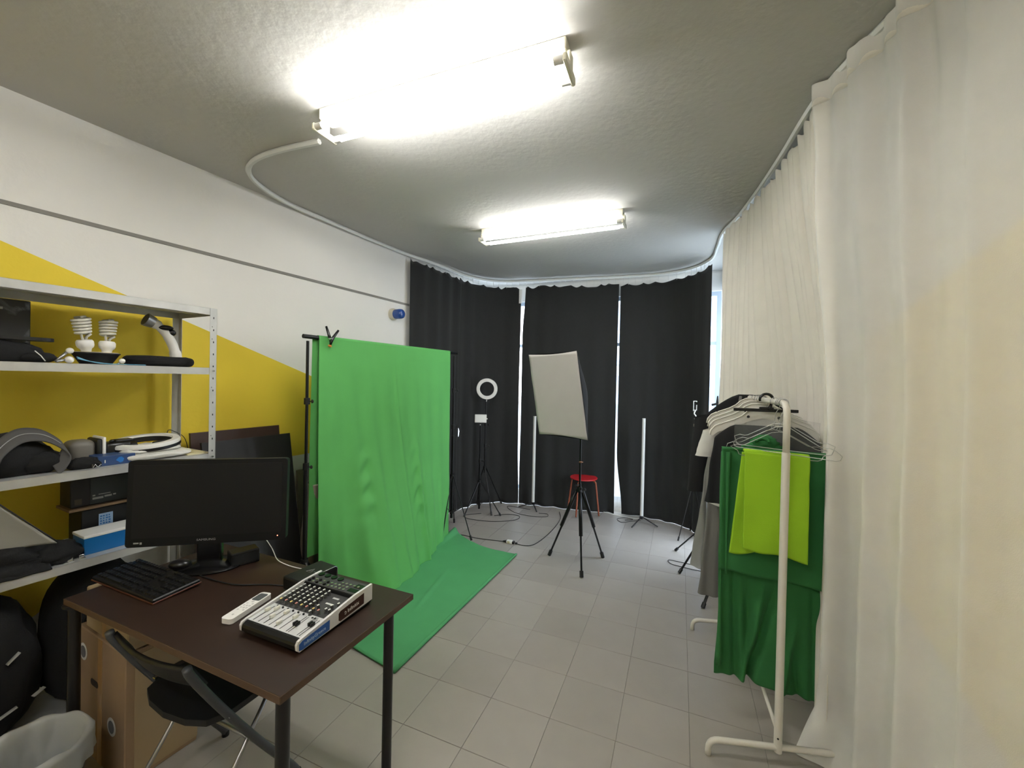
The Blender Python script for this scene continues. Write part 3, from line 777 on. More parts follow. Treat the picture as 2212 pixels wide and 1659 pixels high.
MB().blob((.10, -.045, .022), (.06, .05, .024), 20, 10, amp=.12, fr=4, flatz=.001).build('front_flap', M_bfab, b_, smooth=True)
MB().tube([(.085, -.085, .048), (.10, -.093, .028), (.112, -.096, .006)], .002, 6).build('zip_pull', M_wplast, b_, smooth=True)
b_ = thing('quick_release_plate', 'flat black plate with a rounded tip lying on the camera bag', 'plate', on_shelf(-.10, .36, Z1+.092))
MB().prism(rrect(.36, .10, .045, cx=0, cz=0), .014).build('plate', M_black, b_)
MB().prism([(.03, .0), (.10, .0), (.075, -.02), (.05, -.02)], .05, T(0, .02, .0) @ UPR).build('rib', M_black, b_)
for i, (x, n, z, r, lb) in enumerate([(.112, .43, .056, .013, 'upper white foam ball beside the lamp bulbs on the upper shelf'), (.105, .45, .016, .015, 'lower white foam ball at the shelf edge, below the upper ball'), (.300, .40, .020, .012, 'small white foam ball behind the black padded ring')]):
    b_ = thing('ball_grip', lb, 'ball', on_shelf(x, n, Z1+z))
    MB().blob((0, 0, 0), r, 18, 12).build('ball', M_wplast, b_, smooth=True)
    if i == 0: MB().cyl((-.01, 0, -.008), (-.045, -.005, -.05), .006, n=8).build('stem', M_alu, b_, smooth=True)
    elif i == 1: MB().cyl((-.012, 0, .0), (-.04, -.004, -.010), .005, n=8).build('stem', M_alu, b_, smooth=True)
    else: MB().cyl((-.008, 0, -.008), (-.02, 0, -.018), .004, n=8).build('stem', M_alu, b_, smooth=True)
b_ = thing('dish', 'black dish on the upper shelf holding two spiral bulbs', 'dish', on_shelf(.232, .32, Z1))
MB().lathe([(.05, 0), (.055, .002), (.082, .048), (.086, .05), (.086, .055), (.078, .055), (.05, .006), (0, .006)], 32).build('bowl', M_black, b_, smooth=True, angle=A30)
MB().cyl((0, 0, .0551), (0, 0, .058), .079, n=32).build('lid', mat('cream_lid', (206, 196, 168)), b_)
def bulb(x, n, z, rx, ry, lb):
    b = thing('spiral_bulb', lb, 'bulb', on_shelf(x, n, z) @ Matrix.Rotation(rx, 4, 'X') @ Matrix.Rotation(ry, 4, 'Y'), group='spiral bulbs standing in the dish')
    M_b = mat('bulb_glass', (216, 212, 200), rough=.3)
    MB().lathe([(.016, 0), (.018, .004), (.020, .014), (.028, .022), (.031, .032), (.031, .048), (.026, .056), (.012, .058)], 24).build('ballast', M_wplast, b, smooth=True, angle=A30)
    pts = []; nt_ = 5.3; K = 150
    for i in range(K+1):
        t = i/K; r = .024+.006*t; a = 2*PI*nt_*t; pts.append((r*math.cos(a), r*math.sin(a), .082+.076*t))
    pts = [(.008, .012, .056), (.012, .010, .070)]+pts+[(.015, 0, .163), (0, 0, .160)]
    MB().tube(pts, .0062, 8).build('spiral_tube', M_b, b, smooth=True)
    MB().tube([(-.008, -.010, .056), (-.010, -.006, .09), (-.006, 0, .155)], .005, 8).build('tube_return', M_b, b, smooth=True)
bulb(.197, .325, Z1+.058, .10, -.16, 'left spiral energy saving bulb, tilted, standing in the black dish')
bulb(.272, .315, Z1+.058, -.02, .04, 'right spiral energy saving bulb, upright, standing in the black dish')
M_lan = mat('blue_lanyard', (96, 150, 176), rough=.7)
o = MB()
for k in range(3):
    o.tube([MSH @ p for p in spline([(.13, -.44-.006*k, Z1+.03-.004*k), (.17, -.452, Z1+.012), (.21+.01*k, -.466+.006*k, Z1+.004), (.28, -.462-.004*k, Z1+.003), (.37, -.455+.005*k, Z1+.003)], 5)], .0022, 6)
o = o.build('lanyard', M_lan, smooth=True); origin_to(o, MSH @ Vector((.2, -.46, Z1))); tag(o, 'pale blue lanyard cord trailing along the front edge of the upper shelf', 'lanyard')
b_ = thing('padded_ring', 'thick black padded ring lying on the upper shelf under the garment steamer', 'cushion', on_shelf(.478, .33, Z1))
def ringf(u, v):
    a = 2*PI*u; b = 2*PI*v; r = .028+.003*nz(math.cos(a)*3, math.sin(a)*3)
    return ((.108+r*math.cos(b))*math.cos(a)*1.12, (.075+r*math.cos(b))*math.sin(a), .027+.026*math.sin(b)+.004*nz(a, b))
MB().grid(ringf, 48, 16, wrap=True).build('ring', M_bfab, b_, smooth=True)
MB().tube([(-.05, -.09, .047), (.06, -.092, .05)], .0015, 5).build('seam', M_satin, b_)
st_ = thing('garment_steamer', 'white handheld garment steamer with black grip, upright on the upper shelf', 'steamer', on_shelf(.535, .31, Z1+.03))
K3 = 1.0
MB().tube(spline([(.028, 0, .0), (.02, 0, .05), (.004, 0, .10), (-.02, 0, .145), (-.055, 0, .185), (-.09, 0, .205)], 6), [.030]*7+[.026]*10+[.024]*8+[.030]*6, 18, flat=.85).build('body', M_wplast, st_, smooth=True)
MB().tube([(-.078, 0, .200), (-.112, 0, .214)], [.030, .036], 22).build('steam_head', M_alu, st_, smooth=True, angle=A30)
MB().tube([(-.110, 0, .213), (-.113, 0, .2143)], [.031, .031], 22).build('head_plate', mat('head_dark', (70, 66, 60), rough=.5), st_)
MB().blob((-.030, -.016, .178), (.034, .014, .014), M=T(0, -.005, 0)).build('control_panel', M_gloss, st_, smooth=True)
MB().blob((.00, -.01, .155), (.02, .016, .018)).build('trigger', M_gloss, st_, smooth=True)
MB().cyl((.028, 0, -.003), (.028, 0, .016), .032, n=22).build('base_cap', M_gloss, st_, smooth=True, angle=A30)
# -- second compartment
g_ = thing('headset_bag', 'large black fabric shoulder bag with a grey strap, left of the middle shelf', 'bag', on_shelf(-.06, .35, Z2))
MB().blob((-.02, .01, .07), (.17, .10, .10), 30, 16, amp=.16, fr=2.6, seed=2, flatz=.001).build('bag_body', M_bfab, g_, smooth=True)
MB().blob((.10, -.03, .045), (.075, .06, .05), 24, 12, amp=.14, fr=3, seed=5, flatz=.001).build('side_pocket', M_bfab, g_, smooth=True)
pts = spline([(-.06, -.095, .02), (-.045, -.09, .075), (-.02, -.07, .125), (.03, -.05, .165), (.085, -.04, .166), (.13, -.045, .14), (.168, -.06, .09), (.150, -.075, .045), (.125, -.08, .02)], 6)
sm = MB(); n_p = len(pts)
def strapf(u, v):
    i = u*(n_p-1); k = min(n_p-2, int(i)); p = pts[k].lerp(pts[k+1], i-k); return (p.x+.012*(v-.5), p.y-(v-.5)*.05-.01, p.z-.052*(v-.5))
sm.grid(strapf, 48, 5).build('strap', mat('grey_webbing', (74, 72, 70), rough=.8), g_, smooth=True, solid=.005)
MB().tube([(p.x, p.y-.010, p.z+.004) for p in pts[4:34]], .0018, 5).build('strap_piping', mat('grey_print', (150, 150, 148)), g_, smooth=True)
MB().tube(arc((-.055, -.128, .10), .018, -.9, .9, 8), .002, 6).build('buckle', M_chrome, g_, smooth=True)
v_ = thing('vr_headset', 'grey and white rounded headset on the middle shelf beside the grey strap', 'headset', on_shelf(.185, .26, Z2+.0))
def shell(x0, x1, r0, r1):
    return [(x0, r0), (x1, r1)]
MB().bb(-.045, .05, -.08, .03, .0, .115, bevel=.030, seg=4).build('grey_shell', mat('taupe_plastic', (104, 100, 92), rough=.5), v_, smooth=True, angle=A30)
MB().bb(.045, .068, -.085, .035, .0, .118, bevel=.010, seg=2).build('black_band', M_black, v_, smooth=True, angle=A30)
MB().bb(.066, .078, -.09, .035, .0, .125, bevel=.005, seg=2).build('white_rim', M_wplast, v_, smooth=True, angle=A30)
cm = thing('camcorder', 'black camcorder lying between the headset and the ring lamp on the middle shelf', 'camera', on_shelf(.318, .29, Z2+.0))
MB().bb(-.052, .050, -.05, .04, .0, .092, bevel=.016, seg=3).build('body', M_satin, cm, smooth=True, angle=A30)
MB().tube([(.045, -.01, .05), (.075, -.01, .052)], [.036, .033], 20).build('lens_barrel', M_black, cm, smooth=True, angle=A30)
MB().bb(-.01, .06, -.03, .02, .088, .102, bevel=.006, seg=2).build('top_handle', M_black, cm)
MB().blob((-.022, -.02, .097), (.010, .010, .008)).build('record_button', M_gloss, cm, smooth=True)
h_ = thing('cable_pouch', 'small crumpled black pouch in front of the headset on the middle shelf', 'pouch', on_shelf(.165, .425, Z2))
MB().blob((0, 0, .02), (.055, .032, .030), 24, 12, amp=.3, fr=3, seed=9, flatz=.001).build('pouch', M_bfab, h_, smooth=True)
MB().tube([(.02, -.02, .03), (.04, -.03, .02), (.045, -.035, .006)], .002, 6).build('strap', M_cord, h_, smooth=True)
cl = thing('metal_clip', 'shiny metal clip at the edge of the middle shelf beside the blue box', 'clip', on_shelf(.192, .462, Z2))
MB().tube([(-.012, 0, .004), (-.004, 0, .018), (.004, 0, .004), (.016, 0, .016)], .0022, 6).build('wire', M_chrome, cl, smooth=True)
MB().bb(-.016, -.010, -.002, .004, .008, .02).build('jaw', M_chrome, cl)
bb_ = thing('blue_box', 'flat dark blue box on the middle shelf beside the camcorder', 'box', on_shelf(.205, .44, Z2))
M_nb = mat('navy_print', (42, 66, 108), rough=.4)
MB().bb(0, .135, 0, .16, 0, .045, bevel=.002).build('carton', M_nb, bb_)
MB().prism([(.062, .022), (.072, .034), (.082, .036), (.092, .026), (.088, .012), (.078, .008)], .0008, UPR).build('printed_patch', mat('bright_blue', (24, 104, 176)), bb_)
MB().bb(.022, .025, -.001, 0, .014, .028).build('printed_word', mat('white_print', (232, 226, 214)), bb_)
pb = thing('plastic_bag', 'folded white plastic bag under the flat ring lamp on the middle shelf', 'bag', on_shelf(.44, .33, Z2))
def bagf(sz, seed, h):
    def f(u, v):
        a = 2*PI*u; r = 1-(1-v)**3 if v < .5 else 1
        rr = min(1, 2*(1-abs(v-.5))*1.0) if False else 1
        b = PI*(v-.5); c = max(0, math.cos(b))**.35
        x = sz[0]*math.copysign(abs(math.cos(a))**.5, math.cos(a))*c; y = sz[1]*math.copysign(abs(math.sin(a))**.5, math.sin(a))*c
        z = h/2+h/2*math.sin(b)
        w = nz(x*22, y*22+z*60, seed)
        return (x*(1+.06*w), y*(1+.06*w), max(.001, z+(.006*w+.004*nz(x*60, y*40, seed)) * (v > .3)))
    return f
M_pbag = mat('white_film', (226, 224, 216), rough=.3, transl=.2, bump=.5, bscale=35)
MB().grid(bagf((.155, .135), 3, .038), 60, 20, wrap=True).build('lower_fold', M_pbag, pb, smooth=True)
MB().grid(bagf((.125, .115), 8, .030), 56, 16, T(-.01, .01, .030), wrap=True).build('upper_fold', M_pbag, pb, smooth=True)
pp = thing('paper_sheet', 'cream sheets of paper at the right end of the middle shelf', 'paper', on_shelf(.555, .30, Z2))
MB().bb(.0, .10, -.15, .15, 0, .004).bb(-.02, .09, -.14, .16, .004, .007, rotz(.04)).build('sheets', mat('cream_paper', (206, 196, 158)), pp)
rl_ = thing('ring_lamp', 'large white ring lamp lying flat on the plastic bag on the middle shelf', 'lamp', on_shelf(.435, .30, Z2+.068) @ Matrix.Rotation(math.radians(-5), 4, 'Y') @ Matrix.Rotation(math.radians(4), 4, 'X'))
MB().lathe([(.108, .012), (.112, .021), (.138, .021), (.143, .012), (.143, .0), (.105, .0), (.105, .012)], 56, cap=False).build('diffuser_ring', mat('ring_diffuser', (224, 222, 216), rough=.45), rl_, smooth=True, angle=A30)
MB().lathe([(.1025, -.014), (.1035, .0125), (.1050, .0125), (.1050, .002), (.1445, .002), (.1450, -.012), (.143, -.014)], 56, cap=False).build('back_ring', M_black, rl_, smooth=True, angle=A30)
MB().bb(.03, .104, -.012, .012, -.012, .0, bevel=.004).build('socket_arm', M_black, rl_)
cable('cable', [(MSH @ Vector(p))[:] for p in ((.57, -.20, Z2+.10), (.60, -.15, Z2+.11), (.64, -.12, Z2+.095), (.70, -.10, Z2+.05), (.74, -.07, Z2-.05))], .0018, M_cord, 'thin black wire curling from the flat ring lamp past the rear post')
# -- third compartment
f_ = thing('fabric_heap', 'heap of black fabric filling the left of the lower shelf', 'fabric', on_shelf(-.06, .32, Z3))
MB().blob((-.02, -.03, .035), (.20, .12, .085), 40, 22, amp=.28, fr=2.4, seed=4, flatz=.001).build('large_fold', M_bfab, f_, smooth=True)
MB().blob((.14, -.07, .03), (.09, .07, .055), 30, 16, amp=.3, fr=3.2, seed=14, flatz=.001).build('small_fold', M_bfab, f_, smooth=True)
MB().grid(lambda u, v: (-.16+.27*u, -.11-.055*v+.004*nz(u*4, v*4), .002+.055*(1-v)*(1-.6*u)+.004*nz(u*7, v*3, 2)), 20, 8).build('front_edge', M_bfab, f_, smooth=True, solid=.006)
g_ = thing('grey_sheet', 'pale grey cloth sheet slanting down over the black fabric heap', 'cloth', on_shelf(-.10, .34, Z3))
MB().grid(lambda u, v: (-.14+.16*u+.17*v*(.6+.4*u)-.02, -.05-.07*u+.0*v, .335-.215*v-.02*u+.012*math.sin(PI*v)*(1-u)+.006*nz(u*3, v*4)), 16, 24).build('sheet', mat('grey_felt', (150, 148, 140), rough=.9), g_, smooth=True, solid=.004)
MB().tube([(-.14+.16+.17*v-.02+.001, -.12, .335-.215*v-.02+.005) for v in [i/10 for i in range(11)]], .003, 6).build('hem', mat('black_cloth', (32, 32, 30)), g_, smooth=True)
c_ = thing('equipment_box', 'black box on the lower shelf under the cardboard strip, with a pale blue label', 'box', on_shelf(.205, .24, Z3))
MB().bb(0, .26, -.02, .13, 0, .165, bevel=.003).build('carton', M_black, c_)
MB().bb(.062, .115, -.0215, -.02, .075, .135).build('label', mat('pale_blue_label', (150, 178, 206)), c_)
w = MB()
random.seed(3)
for k in range(16): w.bb(.067+.0105*(k % 4), .067+.0105*(k % 4)+random.uniform(.004, .008), -.0225, -.0215, .083+.012*(k//4), .083+.012*(k//4)+.006)
w.build('printed_marks', mat('bright_blue', (24, 104, 176)), c_)['kind'] = 'stuff'
c_ = thing('blue_box', 'bright blue box with a white lid on the lower shelf, left of the monitor', 'box', on_shelf(.165, .425, Z3))
MB().bb(0, .30, 0, .125, 0, .078, bevel=.002).build('carton', mat('vivid_blue', (16, 92, 150), rough=.35), c_)
MB().bb(-.002, .302, -.002, .127, .075, .088, bevel=.002).build('lid', mat('white_card', (206, 206, 202)), c_)
c_ = thing('cardboard_strip', 'brown cardboard sheet under the black labelled box, behind the blue box', 'cardboard', on_shelf(.165, .235, Z3+.166))
MB().bb(0, .30, -.02, .14, 0, .012).build('cardboard', M_card, c_)
c_ = thing('equipment_box', 'black box with white printed bars on top of the cardboard sheet', 'box', on_shelf(.175, .225, Z3+.179))
MB().bb(.0, .26, -.005, .12, 0, .135, bevel=.003).build('carton', mat('brown_black', (30, 24, 20), rough=.6), c_)
MB().bb(.07, .26, -.0065, -.005, .004, .13).build('front_label', mat('slate_print', (46, 50, 48)), c_)
for x0, x1, z0, z1 in ((.078, .118, .026, .036), (.122, .150, .030, .039), (.155, .166, .033, .040), (.078, .088, .042, .049), (.10, .145, .046, .050)):
    MB().bb(x0, x1, -.0075, -.0065, z0, z1).build('printed_bar', mat('pale_print', (150, 150, 140)), c_)
MB().bb(.014, .040, -.0065, -.005, .012, .040).build('sticker', mat('dull_label', (70, 58, 44)), c_)
for k, (x, lb) in enumerate(((.105, 'left shiny metal bracket at the front edge of the lower shelf'), (.142, 'right shiny metal bracket at the front edge of the lower shelf'))):
    c_ = thing('metal_bracket', lb, 'bracket', on_shelf(x, .452, Z3))
    MB().bb(0, .020, -.004, .010, 0, .003).build('foot', M_chrome, c_)
    MB().bb(0, .018, .004, .007, 0, .016, bevel=.001).build('upright', M_chrome, c_)
# -- bottom: bags
c_ = thing('duffel_bag', 'big black bag with pale reflective strips stuffed in under the lower shelf', 'bag', on_shelf(-.12, .30, .101))
MB().blob((-.02, .0, .27), (.20, .18, .345), 40, 26, amp=.14, fr=2.5, seed=6, flatz=.002).build('bag_body', M_bfab, c_, smooth=True)
M_refl = mat('reflective_strip', (150, 148, 140), rough=.4)
for pts in ([(.05, -.172, .345), (.085, -.168, .375)], [(.02, -.188, .145), (.075, -.186, .165)], [(.12, -.175, .172), (.155, -.165, .185)]):
    MB().tube(pts, .011, 8, flat=.3).build('reflective_strip', M_refl, c_, smooth=True)
c_ = thing('duffel_bag', 'soft black bag standing between the reflective bag and the cardboard box', 'bag', on_shelf(.20, .29, .101))
MB().blob((.05, .0, .28), (.20, .18, .345), 36, 24, amp=.12, fr=2.6, seed=16, flatz=.002).build('bag_body', M_bfab, c_, smooth=True)
MB().tube(spline([(-.05, -.14, .36), (-.03, -.19, .44), (.05, -.19, .45), (.08, -.14, .38)], 5), .008, 8).build('handle', M_cord, c_, smooth=True)
# ------------------------------------------------------------------ boards leaning on the left wall
def lean_board(name, label, m, x0, x1, zt, nb, nt_, th, edge=None, tiltx=0.0):
    """board with its top edge nt_ from the wall and its foot nb from the wall"""
    t = thing(name, label, 'board', MLW)
    L = math.hypot(zt, nb-nt_); a = math.atan2(nb-nt_, zt)
    M = T(0, -nb, .002+th*math.sin(a)) @ Matrix.Rotation(-a, 4, 'X')
    MB().prism([(x0, 0), (x1+tiltx*0, 0), (x1, L), (x0, L)], th, M @ UPR).build('panel', m, t)
    if edge:
        MB().bb(x0, x1, -th-.001, .001, L, L+.004, M).bb(x1, x1+.003, -th-.001, .001, 0, L+.004, M).build('edge_strip', edge, t)
    return t
M_db = mat('dark_brown_board', (58, 38, 30), rough=.5, var=.1)
M_bb = mat('black_board', (20, 18, 18), rough=.5)
M_tp = mat('taupe_board', (138, 126, 108), rough=.7, var=.08, vscale=3)
lean_board('wooden_board', 'dark brown board leaning on the yellow wall, rearmost of two behind the monitor', M_db, .735, 1.30, 1.247, .22, .075, .018, mat('brown_edge_strip', (84, 58, 44)))
lean_board('wooden_board', 'black board leaning in front of the dark brown board behind the monitor', M_bb, .76, 1.335, 1.188, .36, .15, .018, mat('black_edge_strip', (40, 36, 34)))
lean_board('taupe_panel', 'large grey-brown panel against the wall behind the left backdrop stand', M_tp, 1.49, 2.55, .875, .10, .03, .014)
o = MB().lathe([(.050, 0), (.052, .004), (.052, .86), (.048, .865), (.040, .865), (.040, .84), (0, .84)], 24, MLW @ T(1.395, -.26, .004) @ Matrix.Rotation(.16, 4, 'X') @ Matrix.Rotation(-.03, 4, 'Y')).build('rolled_backdrop', mat('taupe_roll', (150, 140, 124), rough=.6), smooth=True, angle=A30)
origin_to(o, MLW @ Vector((1.395, -.26, 0))); tag(o, 'grey-brown rolled tube standing beside the black board behind the desk', 'roll')

# alarm light
al = thing('alarm_light', 'blue domed alarm light on a white round base, high on the white wall', 'alarm light', MLW @ T(2.555, 0, 2.265) @ Matrix.Rotation(PI/2, 4, 'X'))
MB().lathe([(.060, .0), (.060, .022), (.055, .030), (.050, .042), (0, .042)], 32).build('base', mat('aged_white_plastic', (206, 198, 178), rough=.5), al, smooth=True, angle=A30)
MB().lathe([(.047, .042), (.047, .050), (.050, .052), (.050, .105), (.046, .125), (.034, .137), (.016, .142), (0, .143)], 32).build('dome', mat('blue_lens', (30, 74, 150), rough=.12, coat=.5, var=.3, vscale=18), al, smooth=True, angle=A30)

# ------------------------------------------------------------------ stands
def stand(name, label, cat, top, base, hub_z, feet, pole_r=.011, low_hub=None, mid=None, m=None, joints=(), group=None, leg_r=.008):
    """tripod: top z, base (x, y), collar height, feet points; low_hub: height of the brace collar"""
    m = m or M_blackm
    t = thing(name, label, cat, T(base[0], base[1], 0), group=group)
    W3 = lambda x, y, z: (x-base[0], y-base[1], z)
    z0 = min(hub_z, low_hub or hub_z)-.06
    MB().cyl((0, 0, max(.02, z0)), (0, 0, top*.55), pole_r*1.25, n=12).cyl((0, 0, top*.55), (0, 0, top), pole_r*.9, n=12).build('pole', m, t, smooth=True, angle=A30)
    MB().cyl((0, 0, hub_z-.022), (0, 0, hub_z+.022), pole_r*2.1, n=14).build('collar', M_black, t, smooth=True, angle=A30)
    for z in joints:
        j = MB().cyl((0, 0, z-.022), (0, 0, z+.022), pole_r*1.75, n=12).build('clamp_collar', M_black, t, smooth=True, angle=A30)
        MB().cyl((0, 0, z), (.040, -.012, z), .004, n=8).blob((.044, -.013, z), (.010, .007, .013), 10, 6).build('knob', M_black, j, smooth=True)
    if low_hub is not None:
        MB().cyl((0, 0, low_hub-.016), (0, 0, low_hub+.016), pole_r*1.9, n=14).build('collar', M_black, t, smooth=True, angle=A30)
    for fx, fy in feet:
        d = Vector((fx-base[0], fy-base[1], 0)); e = d.normalized()
        a = e*pole_r*2; a.z = hub_z; f = d.copy(); f.z = .012
        lg = MB().tube([a, f], leg_r, 8, flat=.7).build('leg', m, t, smooth=True, angle=A30)
        MB().tube([a.lerp(f, .94), f+(f-a).normalized()*.008], leg_r*1.35, 8).build('rubber_foot', M_black, lg, smooth=True, angle=A30)
        if low_hub is not None:
            b = e*pole_r*2; b.z = low_hub; MB().tube([b, a.lerp(f, .5)], leg_r*.7, 6, flat=.6).build('brace', m, t, smooth=True)
    return t
PL, PR = Vector((-1.405, 2.81, 0)), Vector((-.609, 4.30, 0)); BT = 1.893
eb = (PR-PL).normalized(); nb_ = Vector((eb.y, -eb.x, 0))      # toward the room
ft = lambda P, r, a0: [(P.x+r*math.cos(a0+k*2*PI/3), P.y+r*math.sin(a0+k*2*PI/3)) for k in range(3)]
stand('backdrop_stand', 'left black stand holding up the green backdrop, behind the desk', 'stand', BT-.03, (PL.x, PL.y), .34, ft(PL, .30, -2.75), joints=(1.0, 1.45), low_hub=.11)
stand('backdrop_stand', 'right black stand holding up the green backdrop, against the black curtain', 'stand', BT-.03, (PR.x, PR.y), .60, [(-.377, 4.10), (-.66, 4.02), (-.62, 4.60)], joints=(1.12, 1.50), low_hub=.22)
cb = MB().cyl(PL-eb*.035+Vector((0, 0, BT)), PR+eb*.04+Vector((0, 0, BT)), .0145, n=14)
cb = cb.build('crossbar', M_blackm, smooth=True, angle=A30); origin_to(cb, PL+Vector((0, 0, BT))); tag(cb, 'black crossbar across both backdrop stands, the green backdrop hanging from it', 'crossbar')
# green backdrop
LB = (PR-PL).length
GB = [(0, .02), (.05, .05), (.15, .17), (.30, .33), (.45, .30), (.62, .21), (.80, .10), (.95, .02), (1, 0)]
def gback(u, v):
    s = .045+.899*u; z = BT+.012-(BT+.004)*v
    h = v**1.8
    out = interp(s, GB)*h
    w = 0
    for (c, wd, am, st, en, dr) in ((.22, .022, .016, .22, .9, .04), (.27, .016, -.010, .2, .75, .05), (.33, .020, .018, .35, 1, .03), (.50, .008, .012, .02, .8, .06), (.53, .022, -.014, .3, 1, .03),
                                (.62, .014, .024, .4, 1, .02), (.66, .010, -.018, .5, .95, .02), (.74, .02, .016, .55, 1, .0), (.12, .03, -.02, .3, 1, .0), (.82, .02, -.014, .5, 1, 0), (.42, .015, .016, .55, 1, .04)):
        if v > st:
            k = min(1, (v-st)/.25)*(1 if v < en else max(0, 1-(v-en)/.1)); w += am*k*math.exp(-((s-c-dr*(v-.5))/wd)**2)
    for (c, v0, v1, am) in ((.255, .38, .80, .016), (.60, .40, .92, .014)):
        if v0 < v < v1: w += am*math.sin((v-v0)*70+6*nz(s*9, 4))*math.exp(-((s-c)/.03)**2)*math.sin(PI*(v-v0)/(v1-v0))
    w += .010*nz(s*7, v*5)*v+.006*nz(s*18, v*9, 5)*v+.004*math.sin(s*60+2)*min(1, v*4)
    sd = .06*interp(s, GB)*h
    q = PL+eb*(s*LB-sd)+nb_*(.017+out+w)
    return (q.x, q.y, max(.012, z))
gb = MB().grid(gback, 150, 130).build('green_backdrop', M_green, smooth=True, solid=.0015)
origin_to(gb, PL+eb*.8); tag(gb, 'bright green cloth backdrop hanging in wrinkles from the crossbar', 'backdrop')
def gtop(u, v):
    s = .045+.899*u; a = PI*v; q = PL+eb*(s*LB)+nb_*(.0172*math.cos(a)); return (q.x, q.y, BT+.0172*math.sin(a))
MB().grid(gtop, 60, 8).build('top_loop', M_green, gb, world=True, smooth=True)
def grear(u, v):
    s = .028+.915*u; q = PL+eb*(s*LB)-nb_*(.0175+.02*v+.008*nz(s*9, v*3)*v); return (q.x, q.y, BT+.001-1.55*v)
MB().grid(grear, 60, 30).build('rear_layer', M_green, gb, world=True, smooth=True)
# spring clamp at the top left
cpos = PL+eb*(.082*LB)+nb_*.02; cpos.z = BT
sc_ = thing('spring_clamp', 'black spring clamp with orange tips gripping the top left of the green backdrop', 'clamp', T(cpos) @ rotz(math.atan2(eb.y, eb.x)))
MB().tube([(.012, -.016, -.052), (.014, -.020, -.02), (.008, -.012, .012), (-.018, -.008, .085)], [.007, .010, .011, .0075], 10).build('jaw_arm', M_gloss, sc_, smooth=True)
MB().tube([(-.005, -.040, -.045), (.0, -.045, -.02), (.018, -.040, .008), (.055, -.046, .062)], [.007, .010, .011, .0075], 10).build('jaw_arm', M_gloss, sc_, smooth=True)
MB().cyl((.006, -.006, -.004), (.008, -.046, -.004), .009, n=12).build('spring', M_chrome, sc_, smooth=True, angle=A30)
for p in ((-.008, -.036, -.052), (.010, -.018, -.056)): MB().box(p, (.022, .014, .011), bevel=.003).build('jaw_tip', mat('orange_tip', (214, 130, 50)), sc_)

# green floor cloth
A_, B_, C_, D_ = Vector((-.618, 2.232, 0)), Vector((.071, 3.775, 0)), Vector((-.585, 4.36, 0)), Vector((-1.12, 2.56, 0))
def fm(u, v):
    p = A_.lerp(D_, u); q = B_.lerp(C_, u); r = p.lerp(q, v)
    if v > .8: r = r+(A_-B_).normalized()*(.10*math.sin(PI*u)*(v-.8)/.2)
    z = .009+.004*nz(u*5, v*7)+.010*math.exp(-((u-.45-.35*(v-.4))/.03)**2)*math.exp(-((v-.45)/.2)**2)+.006*math.sin(u*16+v*5)*max(0, v-.75)*3
    z += .030*math.exp(-((u-.97)/.05)**2)*max(0, v-.7)/.3
    return (r.x, r.y, max(.011, z))
mt = MB().grid(fm, 60, 90).build('green_floor_cloth', M_green2, smooth=True, solid=.008)
origin_to(mt, A_); tag(mt, 'green cloth sheet lying on the tiles in front of the hanging green backdrop', 'cloth')
rp = [A_+(B_-A_)*t+Vector((0, 0, .013)) for t in [i/24 for i in range(25)]]
MB().tube([(p.x+.003*nz(i, 1), p.y, p.z) for i, p in enumerate(rp)], [.0135-.004*i/24 for i in range(25)], 10, flat=.95).build('rolled_edge', M_green2, mt, world=True, smooth=True)
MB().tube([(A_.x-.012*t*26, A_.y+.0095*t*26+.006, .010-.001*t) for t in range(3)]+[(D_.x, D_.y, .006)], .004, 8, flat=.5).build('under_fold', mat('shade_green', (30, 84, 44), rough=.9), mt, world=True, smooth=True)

# ring light on its stand
rs = stand('ring_light', 'white ring light on a thin black tripod in front of the black curtain', 'light', 1.36, (-.325, 5.20), .50, [(-.213, 4.867), (-.109, 5.348), (-.50, 5.42)], joints=(.78, 1.05), low_hub=None, pole_r=.009)
RM = T(.01, -.02, 1.503) @ Matrix.Rotation(PI/2, 4, 'X') @ T(0, 0, 0)
MB().lathe([(.089, .0), (.092, .014), (.130, .014), (.134, .0), (.130, -.012), (.092, -.012), (.089, 0)], 48, RM, cap=False).build('ring_diffuser', mat('ring_diffuser', (224, 222, 216), rough=.45), rs, smooth=True, angle=A30)
MB().lathe([(.090, -.013), (.132, -.013), (.134, -.003), (.132, -.018), (.090, -.018)], 48, RM, cap=False).build('ring_back', M_black, rs, smooth=True)
MB().cyl((.01, 0, 1.375), (.0, 0, 1.34), .008, n=10).build('ball_head', M_wplast, rs, smooth=True, angle=A30)
MB().bb(-.028, -.008, -.024, -.018, 1.408, 1.416).bb(.02, .036, -.024, -.018, 1.408, 1.416).build('phone_clip', M_wplast, rs)
# panel light
ps = stand('panel_light', 'small white rectangular panel light on a black stand beside the ring light', 'light', 1.09, (-.375, 5.03), .36, [(-.53, 4.80), (-.105, 4.86), (-.42, 5.30)], joints=(.62,), low_hub=.09, pole_r=.010)
MB().bb(-.072, .072, -.022, -.002, 1.092, 1.192, rotz(.0), bevel=.004).build('light_panel', M_wplast, ps)
MB().bb(-.064, .064, -.0235, -.022, 1.10, 1.184).build('diffuser', mat('panel_diffuser', (236, 234, 230), rough=.5), ps)
MB().cyl((0, 0, 1.03), (0, 0, 1.095), .007, n=10).cyl((-.004, -.012, 1.072), (-.004, -.012, 1.060), .006).build('ball_head', M_wplast, ps, smooth=True, angle=A30)
MB().cyl((.073, -.012, 1.14), (.084, -.012, 1.14), .007, n=10).build('knob', M_wplast, ps, smooth=True, angle=A30)
